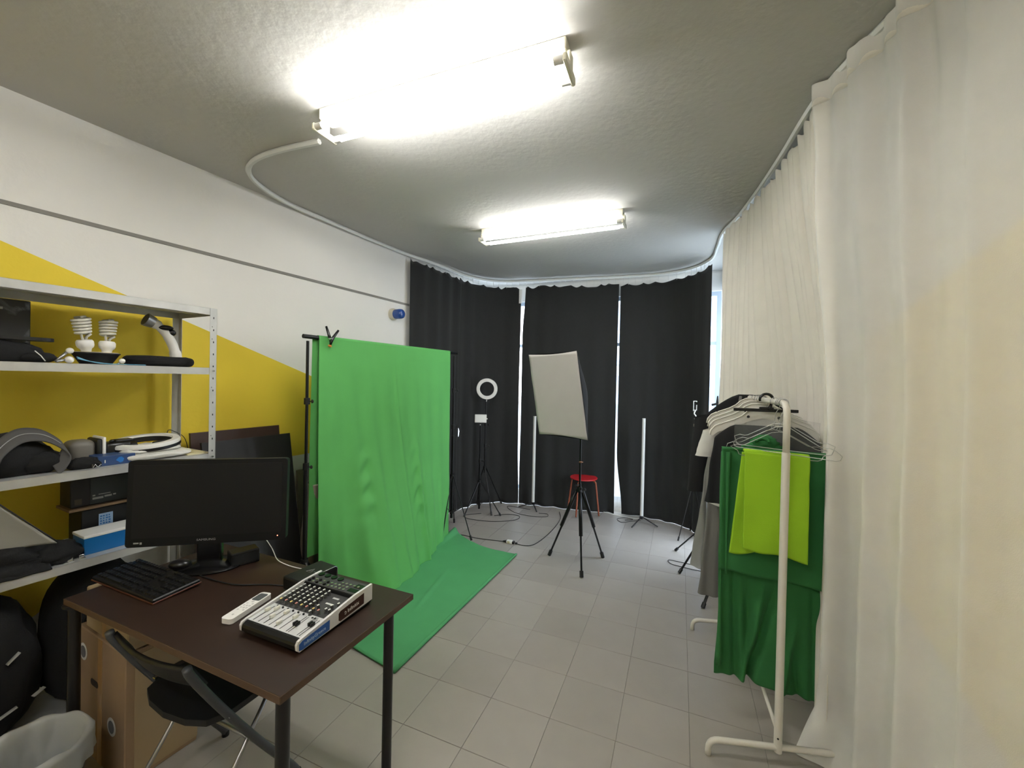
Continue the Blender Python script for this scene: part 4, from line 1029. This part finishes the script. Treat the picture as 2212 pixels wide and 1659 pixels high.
# tube lights
def tube_light(base, feet, z0, z1, label, lean=0.0):
    t = thing('light_tube', label, 'light', T(base[0], base[1], 0), group=None)
    MB().cyl((0, 0, z0), (lean, 0, z1), .019, n=20).build('diffuser', mat('tube_diffuser', (208, 208, 204), rough=.5), t, smooth=True, angle=A30)
    MB().cyl((lean, 0, z1), (lean, 0, z1+.006), .0195, n=20).build('end_cap', M_wplast, t, smooth=True, angle=A30)
    MB().cyl((0, 0, .05), (0, 0, z0), .017, n=16).build('socket', M_black, t, smooth=True, angle=A30)
    for fx, fy in feet:
        MB().tube([(0, 0, .075), (fx-base[0], fy-base[1], .010)], .008, 8, flat=.7).build('leg', M_black, t, smooth=True)
    return t
tube_light((.297, 5.17), [(.116, 5.20), (.335, 5.02), (.43, 5.28)], .085, 1.165, 'left white tube light on a small black tripod, by the first bright slit')
tube_light((1.53, 4.72), [(1.366, 4.546), (1.668, 4.581), (1.56, 4.90)], .085, 1.205, 'right white tube light on a small black tripod, by the second bright slit')
# stool
so = thing('stool', 'round red stool with reddish brown legs, behind the softbox tripod', 'stool', T(.905, 5.02, 0) @ rotz(.20))
M_red = mat('red_seat', (186, 30, 36), rough=.5); M_rl = mat('stool_leg', (150, 78, 52), rough=.45)
MB().lathe([(0, .432), (.150, .432), (.163, .436), (.166, .443), (.163, .450), (.10, .4525), (0, .4525)], 44).build('seat', M_red, so, smooth=True, angle=A30)
for k in range(4):
    a = PI/4+k*PI/2; c, s = math.cos(a), math.sin(a)
    MB().tube(spline([(.06*c, .06*s, .424), (.115*c, .115*s, .424), (.150*c, .150*s, .405), (.162*c, .162*s, .36), (.205*c, .205*s, .010)], 5), .0095, 10).build('leg', M_rl, so, smooth=True)
# softbox
sb = stand('softbox_light', 'white fronted softbox light tilted on a black tripod in the middle of the floor', 'light', 1.30, (.625, 3.655), .655, [(.381, 3.79), (.608, 3.373), (.87, 3.764)], joints=(.66,), pole_r=.0105, leg_r=.0125)
so_ = Vector((.625, 3.655, 0))
c4 = [DY(1142.3, 766.5, 3.74), DY(1245.4, 758, 3.38), DY(1269.5, 951, 3.34), DY(1165, 937.7, 3.70)]
c4 = [p-so_ for p in c4]
cen = (c4[0]+c4[1]+c4[2]+c4[3])/4; nrm = (c4[1]-c4[0]).cross(c4[3]-c4[0]).normalized()
if nrm.y > 0: nrm = -nrm
def sbf(u, v):
    p = c4[0].lerp(c4[1], u).lerp(c4[3].lerp(c4[2], u), v)
    sag = .020*(4*u*(1-u))*(4*v*(1-v)); p = p-nrm*sag*.6
    ed = (u*(1-u)*4, v*(1-v)*4)
    p = p+(cen-p).normalized()*0.012*(ed[0] if v in (0, 1) else 0)
    p = p+nrm*(.004*nz(u*4, v*5)+.003*nz(u*9+v*4, v*3, 2))
    return p[:]
MB().grid(sbf, 20, 26).build('diffuser', mat('diffuser_cloth', (190, 184, 180), rough=.9, transl=.12, var=.05, vscale=5), sb, smooth=True, solid=.002)
bk = cen-nrm*.30
hw = (c4[1]-c4[0]).normalized(); hv = (c4[3]-c4[0]).normalized()
sq = [bk-hw*.055-hv*.055, bk+hw*.055-hv*.055, bk+hw*.055+hv*.055, bk-hw*.055+hv*.055]
shl = MB()
for i in range(4):
    j = (i+1) % 4
    def sf(u, v, i=i, j=j):
        a = c4[i].lerp(c4[j], u); b = sq[i].lerp(sq[j], u); p = a.lerp(b, v); o_ = (a-cen).normalized()
        return (p+o_*(.055*math.sin(PI*v)*(1-.55*(2*u-1)**2))-nrm*.002)[:]
    shl.grid(sf, 14, 12)
shl.build('shell', M_bfab, sb, smooth=True, solid=.002)
MB().tube([bk+nrm*.02, bk-nrm*.10], [.055, .045], 20).build('lamp_head', M_black, sb, smooth=True, angle=A30)
MB().cyl((0, 0, 1.30), tuple(bk-nrm*.04-Vector((0, 0, .05))), .012, n=12).build('tilt_bracket', M_black, sb, smooth=True, angle=A30)
MB().blob((.0, -.012, .905), (.014, .010, .010), 12, 8).cyl((-.014, -.014, .905), (.022, -.014, .905), .005, n=8).build('brass_knob', mat('copper_knob', (132, 92, 66), rough=.4, metal=.6), sb, smooth=True)
for fx, fy in [(.381, 3.79), (.608, 3.373), (.87, 3.764)]:
    d = Vector((fx-.625, fy-3.655, 0)); a = d.normalized()*.03; a.z = .645; f = d.copy(); f.z = .02
    MB().tube([a, a.lerp(f, .55)], .0165, 10).build('leg_sleeve', M_blackm, sb, smooth=True)
MB().tube([(.0, 0, .70), (-.035, -.02, .70), (-.045, -.02, .69)], .007, 8).build('locking_lever', M_black, sb, smooth=True)

# phone stand at the right
ph = stand('phone_stand', 'thin black stand with a white phone clamp on top, right of the tube light', 'stand', 1.30, (1.94, 4.33), .54, [(1.744, 4.20), (2.02, 4.12), (2.0, 4.50)], pole_r=.008, joints=(.95,), leg_r=.007)
x_ = -.0
MB().tube([(-.02, -.01, 1.335), (-.02, -.01, 1.44), (.012, -.01, 1.44), (.012, -.01, 1.43)], .005, 6).tube([(-.02, -.01, 1.345), (.012, -.01, 1.345), (.012, -.01, 1.40)], .005, 6).build('phone_clamp', M_wplast, ph, smooth=True)
MB().tube(spline([(0, -.01, 1.34), (-.012, -.012, 1.31), (.008, -.012, 1.28), (-.006, -.012, 1.25)], 4), .007, 8).build('ball_joint', M_wplast, ph, smooth=True)
for z0, z1, w, m_ in ((1.17, 1.20, .030, mat('masking_tape', (196, 186, 160))), (1.06, 1.12, .034, mat('masking_tape', (196, 186, 160))), (1.025, 1.04, .022, M_wplast), (.985, 1.022, .022, mat('blue_tape', (40, 74, 130)))):
    MB().bb(-w/2, w/2, -.018, -.008, z0, z1, bevel=.002).build('tape', m_, ph)
st2 = stand('light_stand', 'black tripod stand mostly hidden behind the clothes rack', 'stand', 1.45, (1.82, 3.62), .42, [(1.465, 3.483), (1.62, 3.95), (1.60, 3.25)], pole_r=.012, low_hub=.12, leg_r=.010)
MB().tube([(-.05, 0, 1.44), (.06, -.02, 1.47)], .010, 8).build('cross_arm', M_black, st2, smooth=True)
MB().cyl((0, 0, 1.44), (0, 0, 1.52), .014, .006, n=10).build('spigot', M_black, st2, smooth=True, angle=A30)
st3 = stand('light_stand', 'black tripod whose foot shows beneath the grey dress on the rack', 'stand', 1.10, (1.66, 3.10), .40, [(1.417, 2.95), (1.60, 3.36), (1.72, 2.82)], pole_r=.011, low_hub=.12, leg_r=.011)

# cables on the floor
P3 = lambda x, y, z=.004: (x, y, z)
cable('cable', [P3(-.60, 4.22), P3(-.50, 4.24), P3(-.33, 4.16), P3(-.18, 4.12), P3(-.05, 4.075, .010)], .0035, M_cord, 'black cable from the backdrop stand to the white power adapter on the floor')
cable('cable', [P3(.07, 4.03, .010), P3(.14, 4.0), P3(.24, 4.02), P3(.36, 4.20), P3(.50, 4.50), P3(.60, 4.80), P3(.62, 5.05)], .0035, M_cord, 'black cable curving from the power adapter towards the stool')
ad = thing('power_adapter', 'white and black power adapter lying on the tiles left of the softbox tripod', 'adapter', T(.01, 4.055, 0) @ rotz(-.3))
MB().bb(-.032, .028, -.022, .022, 0, .030, bevel=.005).build('casing', M_wplast, ad)
MB().bb(-.020, .004, -.0225, -.0215, .004, .028).build('cream_label', mat('cream_paper', (206, 196, 158)), ad)
MB().tube([(-.032, 0, .014), (-.06, .004, .012), (-.075, .004, .010)], [.014, .009, .005], 10).build('plug', M_black, ad, smooth=True)
MB().bb(.026, .050, -.020, .018, .002, .026, bevel=.004).bb(.056, .078, -.012, .010, .002, .018, bevel=.004).build('socket_plug', M_black, ad)
cable('cable', [P3(-.34, 4.93), P3(-.52, 4.86), P3(-.48, 4.74), P3(-.20, 4.66), P3(.06, 4.72), P3(.12, 4.86), P3(-.02, 4.92), P3(-.18, 4.86)], .0035, M_cord, 'black cable looping on the tiles around the ring light feet')
cable('cable', [P3(.26, 5.12), P3(-.02, 5.24), P3(.06, 5.0), P3(.26, 4.87), P3(.44, 4.86), P3(.46, 4.96), P3(.36, 4.98)], .003, M_cord, 'black cable looping in front of the left tube light')
cable('cable', [P3(1.10, 5.15), P3(1.24, 5.02), P3(1.38, 4.92), P3(1.50, 4.86), P3(1.53, 4.80, .03)], .005, M_wplast, 'white cable on the floor from the stool to the right tube light')
cable('cable', [P3(1.52, 4.72, .03), P3(1.42, 4.76), P3(1.30, 4.72), P3(1.28, 4.84), P3(1.40, 4.88), P3(1.46, 4.82), P3(1.36, 4.80)], .003, M_cord, 'tangled black cable left of the right tube light')
cable('cable', [P3(1.82, 3.60), P3(1.70, 3.62), P3(1.56, 3.70), P3(1.47, 3.74), P3(1.46, 3.66), P3(1.54, 3.60), P3(1.62, 3.55), P3(1.70, 3.52)], .003, M_cord, 'thin black cable looping beside the hidden tripod left of the rack')
# ------------------------------------------------------------------ clothes rack (x across, y along the rail away from the camera)
MRK = T(1.177, 1.748, 0) @ rotz(math.radians(-20))
RZ = 1.548; RL = .965
rk = thing('clothes_rack', 'white tubular clothes rack on bent feet, loaded with hangers, in front of the white curtain', 'clothes rack', MRK)
M_rk = mat('rack_enamel', (216, 210, 198), rough=.35)
def bend(pts, r, n=5):
    out = [Vector(pts[0])]
    for a, b, c in zip(pts, pts[1:], pts[2:]):
        a, b, c = Vector(a), Vector(b), Vector(c); p = b+(a-b).normalized()*r; q = b+(c-b).normalized()*r
        for k in range(n+1):
            t = k/n; out.append(p*(1-t)**2+b*2*t*(1-t)+q*t*t)
    out.append(Vector(pts[-1])); return out
MB().tube(bend([(0, 0, 1.33), (0, 0, RZ), (0, RL, RZ), (0, RL, 1.33)], .06), .0135, 14).build('hanging_rail', M_rk, rk, smooth=True)
for y in (0, RL):
    up = MB().tube([(0, y, .05), (0, y, 1.34)], .0158, 14).build('upright', M_rk, rk, smooth=True, angle=A30)
    if y == 0: MB().cyl((-.004, -.0165, .115), (-.004, -.0145, .115), .004, n=10).build('screw', M_black, up)
    F = rotz(math.radians(13))
    MB().tube([T(0, y, 0) @ F @ p for p in bend([(-.285, 0, .002), (-.285, 0, .068), (.275, 0, .068), (.275, 0, .002)], .045)], .0125, 12).build('foot', M_rk, rk, smooth=True)
MB().tube([(0, .01, .125), (0, RL-.01, .125)], .008, 10).build('lower_rail', M_rk, rk, smooth=True)

M_wire = mat('wire', (176, 176, 172), rough=.3, metal=.7)
def hook(mb, y, zn, r=.0195, w=.0016, x=0, n=6, m=None):
    p = arc((x, y, RZ), r, math.radians(-15), math.radians(200), 12)
    p = [q for q in p]; p = [Vector((x, y, zn)), Vector((x+.004, y, RZ-.055)), Vector((x+.020, y, RZ-.025))]+p
    mb.tube(p, w, n)
def at_rail(y, yaw=0): return MRK @ T(0, y, 0) @ rotz(math.radians(yaw)) @ T(0, 0, 0)
def local_hook(mb, zn, r=.0195, w=.0016, yaw=0):
    hook(mb, 0, zn, r, w)
def wire_hanger(y, yaw, label, w=.205, dz=0.0):
    t = thing('wire_hanger', label, 'hanger', at_rail(y, yaw))
    mb = MB(); local_hook(mb, 1.445+dz, w=.0017)
    mb.tube([(0, 0, 1.445+dz), (-.012, .001, 1.455+dz), (.0, 0, 1.475+dz), (.003, 0, 1.49+dz)], .0017, 6)
    mb.build('hook', M_wire, t, smooth=True)
    half = [(0, 1.445), (.03, 1.440), (.055, 1.425), (.135, 1.378), (.150, 1.374), (.172, 1.376), (.195, 1.366), (w, 1.348), (w-.006, 1.332), (w-.02, 1.327)]
    pts = [(x, 0, z+dz) for x, z in half]+[(-x, 0, z+dz) for x, z in half[::-1]]
    MB().tube(pts, .0018, 6, closed=True).build('shoulder_wire', M_wire, t, smooth=True)
    return t
wire_hanger(.055, -36, 'empty wire hanger turned outwards, its long arm reaching right over the white curtain', w=.215)
wire_hanger(.085, -30, 'empty wire hanger just behind the outermost one', w=.19, dz=.012)
wire_hanger(.205, 0, 'wire hanger carrying the long dark green cloth', w=.20, dz=-.03)
wire_hanger(.110, -3, 'front wire hanger just behind the near upright, under the lime cloth', w=.165, dz=-.03)
# black clip hanger
t = thing('clip_hanger', 'black plastic trouser hanger with a straight bar and a thick curved hook', 'hanger', at_rail(.40, 3))
hk = MB(); pts = arc((.006, 0, RZ+.002), .030, math.radians(-40), math.radians(195), 16)
hk.tube([(.012, 0, 1.500), (.026, 0, 1.515)]+pts, [.008, .008]+[.0075-.003*abs(i/16-.4) for i in range(17)], 10); hk.build('hook', M_gloss, t, smooth=True)
MB().bb(-.145, .150, -.006, .006, 1.487, 1.503, bevel=.002).bb(-.025, .04, -.008, .008, 1.498, 1.512, bevel=.003).build('bar', M_black, t)
# white plastic hangers
M_wh = mat('hanger_white', (224, 220, 208), rough=.4)
def white_hanger(y, yaw, label, dz=0.0):
    t = thing('coat_hanger', label, 'hanger', at_rail(y, yaw))
    h = MB(); local_hook(h, 1.50+dz, w=.0022); h.build('hook', M_wire, t, smooth=True)
    top = [(0, 1.515), (.045, 1.512), (.075, 1.497), (.100, 1.472), (.135, 1.452), (.19, 1.430), (.196, 1.424), (.202, 1.426), (.228, 1.412), (.247, 1.388), (.252, 1.362)]
    bot = [(.238, 1.358), (.215, 1.378), (.12, 1.418), (.05, 1.452), (0, 1.462)]
    R_ = top+bot; poly = R_+[(-x, z) for x, z in R_[::-1] if x > 0]
    MB().prism([(x, z+dz) for x, z in poly], .010, T(0, .005, 0) @ UPR).build('shoulders', M_wh, t)
    rim = [(x, -.0055, z+dz-.001) for x, z in top]; rim = [(-x, y_, z) for x, y_, z in rim[::-1]]+rim[1:]
    MB().tube(rim, .0042, 6).build('raised_rim', M_wh, t, smooth=True)
    for s in (-1, 1): MB().cyl((s*.070, -.0062, 1.468+dz), (s*.070, -.004, 1.468+dz), .0075, n=16).build('hole', M_satin, t)
    return t
white_hanger(.43, 0, 'nearest white plastic hanger with two round holes, on the clothes rack', -.012)
white_hanger(.50, 2, 'second white plastic hanger from the camera, carrying the white shirt', .010)
white_hanger(.565, 3, 'third white plastic hanger from the camera on the clothes rack', .022)
white_hanger(.64, 5, 'farthest white plastic hanger, in front of the black jacket', .036)

def garment(name, label, y, m, zt, zb, w0, w1, d0=.012, d1=.035, seed=1.0, slope=.105, neck=.06, yaw=0, folds=.006, cat='clothes', fl=7, solid=0.0):
    t = thing(name, label, cat, at_rail(y, yaw))
    def fn(u, v):
        a = 2*PI*u; z = zt+(zb-zt)*v; k = zt-z
        if k < slope: hw = neck+(w0-neck)*(k/slope)**.75
        else: hw = w0+(w1-w0)*(k-slope)/max(.01, (zt-zb-slope))
        dp = d0+(d1-d0)*min(1, k/.35)
        ca, sa = math.cos(a), math.sin(a)
        x = hw*math.copysign(abs(ca)**.6, ca); yy = dp*math.copysign(abs(sa)**.8, sa)
        g = min(1, k/.25)
        yy += folds*g*math.sin(x*2*PI*fl/.5+seed*3+2*nz(x*6, z*3, seed))+.6*folds*g*nz(x*14, z*6, seed+3)
        x += .006*g*nz(z*7, seed, ca)
        z -= .010*v*math.sin(x*14+seed)
        return (x, yy, z)
    MB().grid(fn, 72, 44, wrap=True).build('body', m, t, smooth=True)
    return t
def sleeve(t, s, x0, z0, x1, z1, r0, r1, m, dy=0, name='sleeve'):
    pts = [(s*(x0+(x1-x0)*k/8), dy*k/8, z0+(z1-z0)*k/8) for k in range(9)]
    rr = [(r0+(r1-r0)*k/8) for k in range(9)]
    def fn(u, v):
        i = v*8; k = min(7, int(i)); a = Vector(pts[k]).lerp(Vector(pts[k+1]), i-k); r = rr[k]+(rr[k+1]-rr[k])*(i-k)
        an = 2*PI*u; return (a.x+r*math.cos(an)*(1+.06*nz(an, v*5)), a.y+.55*r*math.sin(an)+.004*nz(an*2, v*6), a.z+.25*r*math.cos(an)*s*-1*(1-v))
    o = MB().grid(fn, 28, 16, wrap=True).build(name, m, t, smooth=True)
    q = pts[-1]; MB().grid(lambda u, v: fn(u, .90+.012*v) if False else (lambda p: (p[0]*1.0+s*.0012*math.cos(2*PI*u), p[1]*1.03, p[2]))(fn(u, .86+.02*v)), 28, 1, wrap=True).build('hem_seam', m, o, smooth=True)
M_ws = mat('white_jersey', (206, 204, 196), rough=.9, bump=.08, bscale=260); M_bs = mat('black_jersey', (24, 24, 25), rough=.9, bump=.08, bscale=260)
M_gd = mat('grey_jersey', (112, 110, 104), rough=.9, var=.06, bump=.08, bscale=220); M_lg = mat('light_grey_chiffon', (158, 156, 150), rough=.9, transl=.25, alpha=.18, bump=.1, bscale=220)
t = garment('black_jacket', 'black jacket with a grey collar at the far end of the clothes rack', .80, M_bs, 1.565, .92, .24, .25, seed=7, slope=.13, yaw=4, cat='jacket')
sleeve(t, -1, .245, 1.43, .29, .95, .06, .05, M_bs); sleeve(t, 1, .245, 1.43, .29, .95, .06, .05, M_bs)
MB().tube([(-.055, -.03, 1.555), (-.06, -.034, 1.50), (-.03, -.03, 1.43)], [.016, .020, .008], 8, flat=.5).build('collar', mat('grey_collar', (96, 94, 90), rough=.8), t, smooth=True)
t = garment('chiffon_dress', 'long pale grey sheer dress, outermost on the left of the rack', .715, M_lg, 1.46, .50, .21, .315, seed=3, d1=.036, folds=.012, yaw=4, cat='dress')
t = garment('grey_dress', 'long dark grey dress hanging lower than the black shirt', .63, M_gd, 1.46, .395, .205, .275, seed=5, d1=.036, folds=.007, yaw=2, cat='dress')
t = garment('white_shirt', 'white short-sleeved shirt showing left of the black one', .53, M_ws, 1.455, .945, .225, .238, seed=9, yaw=1, d1=.04, folds=.008, cat='shirt')
sleeve(t, -1, .225, 1.375, .268, 1.215, .052, .048, M_ws); sleeve(t, 1, .225, 1.375, .268, 1.215, .052, .048, M_ws)
t = garment('black_shirt', 'black shirt in front of the white one, its hem above the grey dress', .375, M_bs, 1.415, 1.005, .235, .275, seed=11, d1=.03, slope=.07, neck=.14, cat='shirt')
t = thing('garment_cover', 'clear plastic garment cover hanging among the wire hangers', 'cover', at_rail(.325, 0))
MB().grid(lambda u, v: (-.15+.37*u, .006*nz(u*6, v*5)-.004+.01*math.sin(u*9), 1.475-.45*v-.05*abs(u-.45)*(1-v)), 40, 40).build('film', mat('clear_film', (200, 202, 200), rough=.18, alpha=.84, bump=.4, bscale=18), t, smooth=True)
# crumpled green top
t = thing('green_sweater', 'crumpled dark green sweater hanging above the lime cloth', 'sweater', at_rail(.300, -4))
MB().blob((-.02, 0, 1.335), (.062, .020, .040), 30, 18, amp=.25, fr=3.5, seed=21).build('neck_roll', M_dgreen, t, smooth=True)
MB().tube(arc((-.03, -.020, 1.347), .026, -.3, 3.4, 14, ay=(0, .15, .55)), .009, 10).build('collar_fold', M_dgreen, t, smooth=True)
def swf(u, v):
    x = -.115+.265*u; z = 1.345-.16*v-.05*abs(2*u-.75)**1.6
    return (x, .0+.010*nz(u*6, v*4, 3)+.006*math.sin(u*20+v*6), z)
MB().grid(swf, 40, 18).build('shoulders', M_dgreen, t, smooth=True, solid=.012)
# long dark green cloth
gt = thing('dark_green_cloth', 'long dark green cloth folded over a hanger, reaching nearly to the floor', 'cloth', at_rail(.205, 0))
def gfold(x, z, k):
    f = 0
    for (c, dx, w, a, z1) in ((-.10, .03, .020, .020, .75), (-.02, -.10, .016, -.018, .72), (.04, -.14, .018, .022, .75), (.12, -.10, .014, -.016, .6), (.08, .10, .02, .016, .5), (-.16, .02, .016, .016, .9), (.17, .02, .018, .012, .8)):
        if z < z1: f += a*min(1, (z1-z)/.25)*math.exp(-((x-c-dx*(z1-z)*1.6)/w)**2)
    return 1.5*f*k+.012*nz(x*7, z*4, k)*min(1, (1.3-z)*2)
def glong(u, v):
    x0 = -.222; x1 = .222
    z = 1.312-(1.312-(.205-.0*u))*v
    nar = 1-.05*math.sin(PI*min(1, max(0, (v-.45)/.5)))
    x = (x0+(x1-x0)*u)*nar-.012*v+.006*nz(v*4, 2)
    roll = .03*math.exp(-(u/.07)**2)
    zz = z+.012*v-.050*u*v-.010*v*abs(math.sin(u*4))
    return (x, -.004+gfold(x, z, 1.0)*1.0-roll*.8*(.3+v), zz)
MB().grid(glong, 110, 120).build('long_fall', M_dgreen, gt, smooth=True, solid=.003)
def gshort(u, v):
    x = -.225+.452*u; z = 1.318-(1.318-(.735-.035*u))*v
    return (x+.004*nz(v*5), -.030+.004*v*0-.012*math.sin(PI*min(1, v*1.2))*0-.022*math.exp(-((u-.0)/.06)**2)+.006*nz(x*8, z*5, 4)-.010*v+.010*math.sin(x*18)*v, z)
MB().grid(gshort, 70, 60).build('short_fall', M_dgreen, gt, smooth=True, solid=.003)
MB().grid(lambda u, v: (-.222+.445*u, -.030*(.5-.5*math.cos(PI*v))-.001, 1.312+.008*math.sin(PI*v)), 30, 8).build('top_fold', M_dgreen, gt, smooth=True, solid=.004)
for k, x in enumerate((-.218, -.196)):
    MB().tube([(x+.004*nz(z, k), -.040-.004*k, z) for z in [1.30-.045*i for i in range(14 if k else 24)]], [.010+.004*math.sin(i*.35+k) for i in range(14 if k else 24)], 10, flat=.8).build('side_fold', M_dgreen, gt, smooth=True)
# lime cloth
lt = thing('lime_cloth', 'bright lime green cloth folded over the front hanger, behind the near upright', 'cloth', at_rail(.110, 0))
MB().grid(lambda u, v: (-.138+.252*u+.002*nz(v*6, 1), -.016-.006*v+.005*nz(u*4, v*4, 7)*v+.004*math.sin(u*12)*v, 1.318-.008*u-(.445+.018*u+.006*math.sin(u*8))*v), 50, 50).build('front_fall', M_lime, lt, smooth=True, solid=.005)
MB().grid(lambda u, v: (-.146+.24*u-.042*v*(1-u), .010+.010*v+.005*nz(u*4, v*4, 9), 1.312-(.465+.02*math.sin(u*6+1))*v), 40, 50).build('rear_fall', M_lime, lt, smooth=True, solid=.005)
MB().grid(lambda u, v: (-.142+.255*u, -.016+.026*(.5-.5*math.cos(PI*v)), 1.316-.008*u+.012*math.sin(PI*v)), 30, 8).build('top_fold', M_lime, lt, smooth=True, solid=.005)
